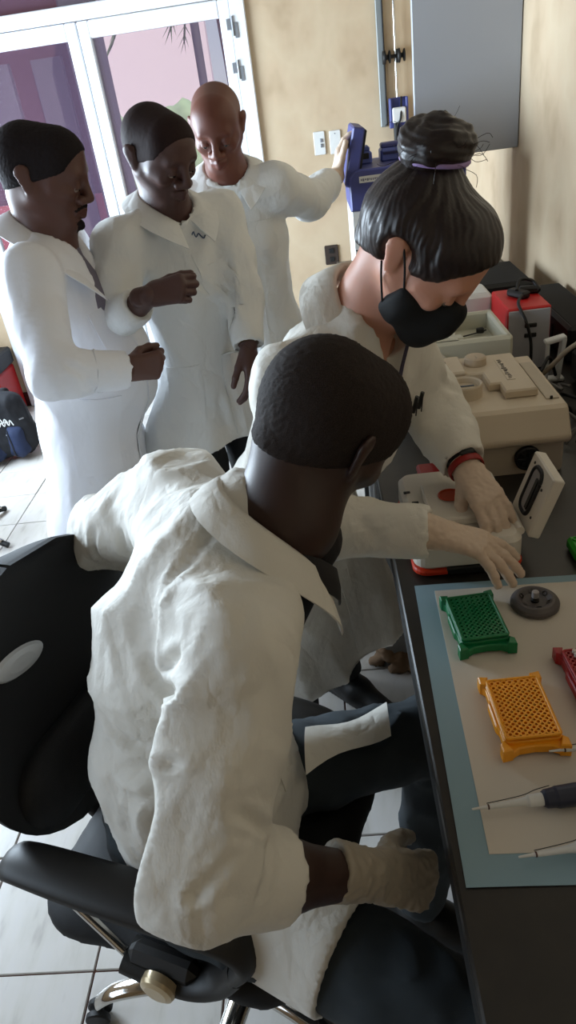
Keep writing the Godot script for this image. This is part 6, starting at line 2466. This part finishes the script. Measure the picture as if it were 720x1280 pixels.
	for q in bb:
		var c := thing("black_case", q[2], "case", q[0], 0.0, "black cases along the wall")
		var s: Vector3 = q[1]
		var st := start()
		box(st, Vector3(0, s.y * 0.5 + 0.004, 0), Vector3(s.x, s.y - 0.008, s.z), 0.010)
		var body := put("body", st, M.black, c)
		var lidm := start()
		box(lidm, Vector3(0, s.y - 0.003, 0), Vector3(s.x - 0.02, 0.010, s.z - 0.02), 0.004)
		put("lid", lidm, M.black_soft, c)
		for k in 3:
			var v := start()
			box(v, Vector3(-s.x * 0.5 - 0.001, s.y * 0.5, (k - 1) * s.z * 0.2), Vector3(0.004, s.y * 0.5, 0.012), 0.001)
			put("vent", v, M.black_soft, body)
		if s.y < 0.05:
			var l := start()
			lathe(l, [Vector2(0, 0.0035), Vector2(0.002, 0.003), Vector2(0.003, 0)], Vector3(-s.x * 0.5 - 0.0005, 0.028, -0.01), Basis(Vector3.UP, Vector3.LEFT, Vector3.BACK), 10)
			var em := paint(Color(0.1, 0.1, 0.9), 0.3)
			em.emission_enabled = true
			em.emission = Color(0.12, 0.16, 1.0)
			em.emission_energy_multiplier = 3.0
			put("blue_light", l, em, body)
			var ol := OmniLight3D.new()
			ol.name = "blue_light_glow"
			ol.light_color = Color(0.2, 0.25, 1.0)
			ol.light_energy = 0.00002
			ol.light_size = 0.003
			ol.omni_range = 5.0
			ol.omni_attenuation = 2.0
			ol.shadow_enabled = true
			ol.position = q[0] + Vector3(-s.x * 0.5 - 0.008, 0.028, -0.01)
			add_child(ol)
	# round black grommet on the analyser's face, and the green block at the right edge
	var gm := thing("black_fan", "round black fan guard low on the analyser's front, behind the white lid", "fan", Vector3(0.435, TOP + 0.045, -1.490))
	var gs := start()
	lathe(gs, [Vector2(0.030, 0.0), Vector2(0.030, 0.010), Vector2(0.026, 0.012), Vector2(0.024, 0.006), Vector2(0, 0.006)], Vector3.ZERO, Basis(Vector3.RIGHT, Vector3.BACK, Vector3.DOWN), 24)
	put("ring", gs, M.black, gm)
	for k in 4:
		var sp := start()
		box(sp, Vector3.ZERO, Vector3(0.05, 0.004, 0.004), 0.001, Basis(Vector3.BACK, PI * k / 4.0))
		var bar := put("bar", sp, M.black, gm)
		bar.position = Vector3(0, 0, 0.010)
	var gr := thing("green_block", "bright green tube block at the right edge of the photo beyond the pad", "block", Vector3(0.468, TOP, -1.155))
	var g1 := start()
	box(g1, Vector3(0, 0.014, 0), Vector3(0.075, 0.026, 0.060), 0.006)
	put("body", g1, M.rack_lime, gr)
	for k in 6:
		var g2 := start()
		lathe(g2, [Vector2(0.007, 0.0), Vector2(0.007, 0.003), Vector2(0.0055, 0.003), Vector2(0.0052, 0.0005), Vector2(0, 0.0005)], Vector3(-0.024 + 0.024 * (k % 3), 0.027, -0.014 + 0.028 * (k / 3)), Basis.IDENTITY, 12)
		put("tube_hole", g2, M.rack_lime, gr)

# ---------------------------------------------------------------- on the floor
func floor_goods() -> void:
	# navy rucksack
	var t := thing("rucksack", "navy and black rucksack with pale scribbled print standing on the floor at the far left", "bag", Vector3(-1.955, 0, -3.80))
	var o := Vector3(-1.955, 0, -3.80)
	var b := frame_of(Vector3(0.35, 0.0, 0.94))
	var f := Field.new()
	f.cell = 0.011
	for x in [-0.10, 0.0, 0.10]:
		f.bone(o + b * Vector3(x, 0.115, 0.0), o + b * Vector3(x * 0.8, 0.315, -0.02), 0.108, 0.090, 0.06, b.z, 1.05)
	f.below(Vector3.DOWN, Vector3(0, 0.004, 0), 0.02)
	cloth(f, 0.012, 6.0, [], 91)
	var shell := grow("bag_body", [f], M.bag_black, t)
	var p := Field.new()
	p.cell = 0.010
	for x in [-0.075, 0.075]:
		p.bone(o + b * Vector3(x, 0.085, 0.065), o + b * Vector3(x, 0.165, 0.058), 0.070, 0.062, 0.05)
	p.below(Vector3.DOWN, Vector3(0, 0.006, 0), 0.02)
	cloth(p, 0.008, 7.0, [], 92)
	grow("front_pocket", [p], M.bag_navy, t)
	seam_later.append([shell, func():
		band("pocket_seam", p, arc([o + b * Vector3(0.03, 0.215, 0.10), o + b * Vector3(0.04, 0.12, 0.13), o + b * Vector3(0.045, 0.04, 0.12)], 6), 0.008, 0.004, M.bag_black, shell)
		band("zip", f, arc([o + b * Vector3(0.13, 0.25, 0.09), o + b * Vector3(0.15, 0.245, 0.06)], 5), 0.008, 0.003, M.hinge, shell)
		# scribbled print as looping strokes
		var rng := RandomNumberGenerator.new()
		rng.seed = 15
		for s in 4:
			var pts := []
			var y0: float = [0.285, 0.265, 0.245, 0.205][s]
			var xa: float = [-0.12, -0.05, -0.02, -0.10][s]
			for k in 9:
				pts.append(o + b * Vector3(xa + 0.014 * k, y0 + (0.016 if k % 2 else -0.012) + rng.randf_range(-0.006, 0.006), 0.13))
			band("scribble_print", f if s != 3 else p, arc(pts, 4), 0.006, 0.0012, M.plate, shell)
	])
	var st := start()
	tube(st, arc([b * Vector3(-0.05, 0.40, -0.03), b * Vector3(-0.03, 0.45, -0.03), b * Vector3(0.03, 0.45, -0.03), b * Vector3(0.05, 0.40, -0.03)], 6), 0.010, 8, true, 0.5)
	put("grab_handle", st, M.bag_black, t)
	for x in [-0.08, 0.08]:
		var s2 := start()
		tube(s2, arc([b * Vector3(x * 0.7, 0.39, -0.06), b * Vector3(x, 0.36, -0.16), b * Vector3(x, 0.20, -0.175), b * Vector3(x * 1.2, 0.06, -0.10)], 6), 0.022, 8, true, 0.35)
		put("shoulder_strap", s2, M.bag_black, t)
	# red crate with a dark lid by the wall
	var c := thing("red_crate", "red box with a dark grey lid, against the far wall behind the rucksack", "box", Vector3(-2.295, 0, -4.47))
	var c1 := start()
	box(c1, Vector3(0, 0.165, 0), Vector3(0.34, 0.32, 0.30), 0.01)
	put("box_body", c1, M.rack_red, c)
	var c2 := start()
	box(c2, Vector3(0, 0.385, 0), Vector3(0.36, 0.11, 0.32), 0.012)
	put("box_lid", c2, paint(Color(0.10, 0.105, 0.12), 0.6), c)
	# swivel stool of which one foot shows
	var s := thing("swivel_stool", "swivel stool with a chrome star base at the left edge of the photo", "stool", Vector3(-1.92, 0, -2.86))
	var s1 := start()
	lathe(s1, [Vector2(0, 0.50), Vector2(0.15, 0.50), Vector2(0.175, 0.485), Vector2(0.18, 0.465), Vector2(0.17, 0.445), Vector2(0, 0.44)], Vector3.ZERO, Basis.IDENTITY, 28)
	put("seat", s1, M.chair_pad, s)
	var s3 := start()
	lathe(s3, [Vector2(0.02, 0.44), Vector2(0.02, 0.25), Vector2(0.028, 0.25), Vector2(0.028, 0.06), Vector2(0, 0.06)], Vector3.ZERO, Basis.IDENTITY, 16)
	put("column", s3, M.chrome, s)
	for k in 5:
		var a := TAU * k / 5.0 + 0.24
		var d := Vector3(cos(a), 0, sin(a))
		var l := start()
		tube(l, arc([d * 0.02 + Vector3(0, 0.075, 0), d * 0.17 + Vector3(0, 0.07, 0), d * 0.31 + Vector3(0, 0.035, 0)], 5), range(11).map(func(i): return 0.022 - 0.0009 * i), 10, true, 0.6)
		var leg := put("leg", l, M.chrome, s)
		var gl := start()
		tube(gl, [d * 0.28 + Vector3(0, 0.034, 0), d * 0.335 + Vector3(0, 0.014, 0)], 0.014, 10)
		put("foot_cap", gl, M.black, leg)
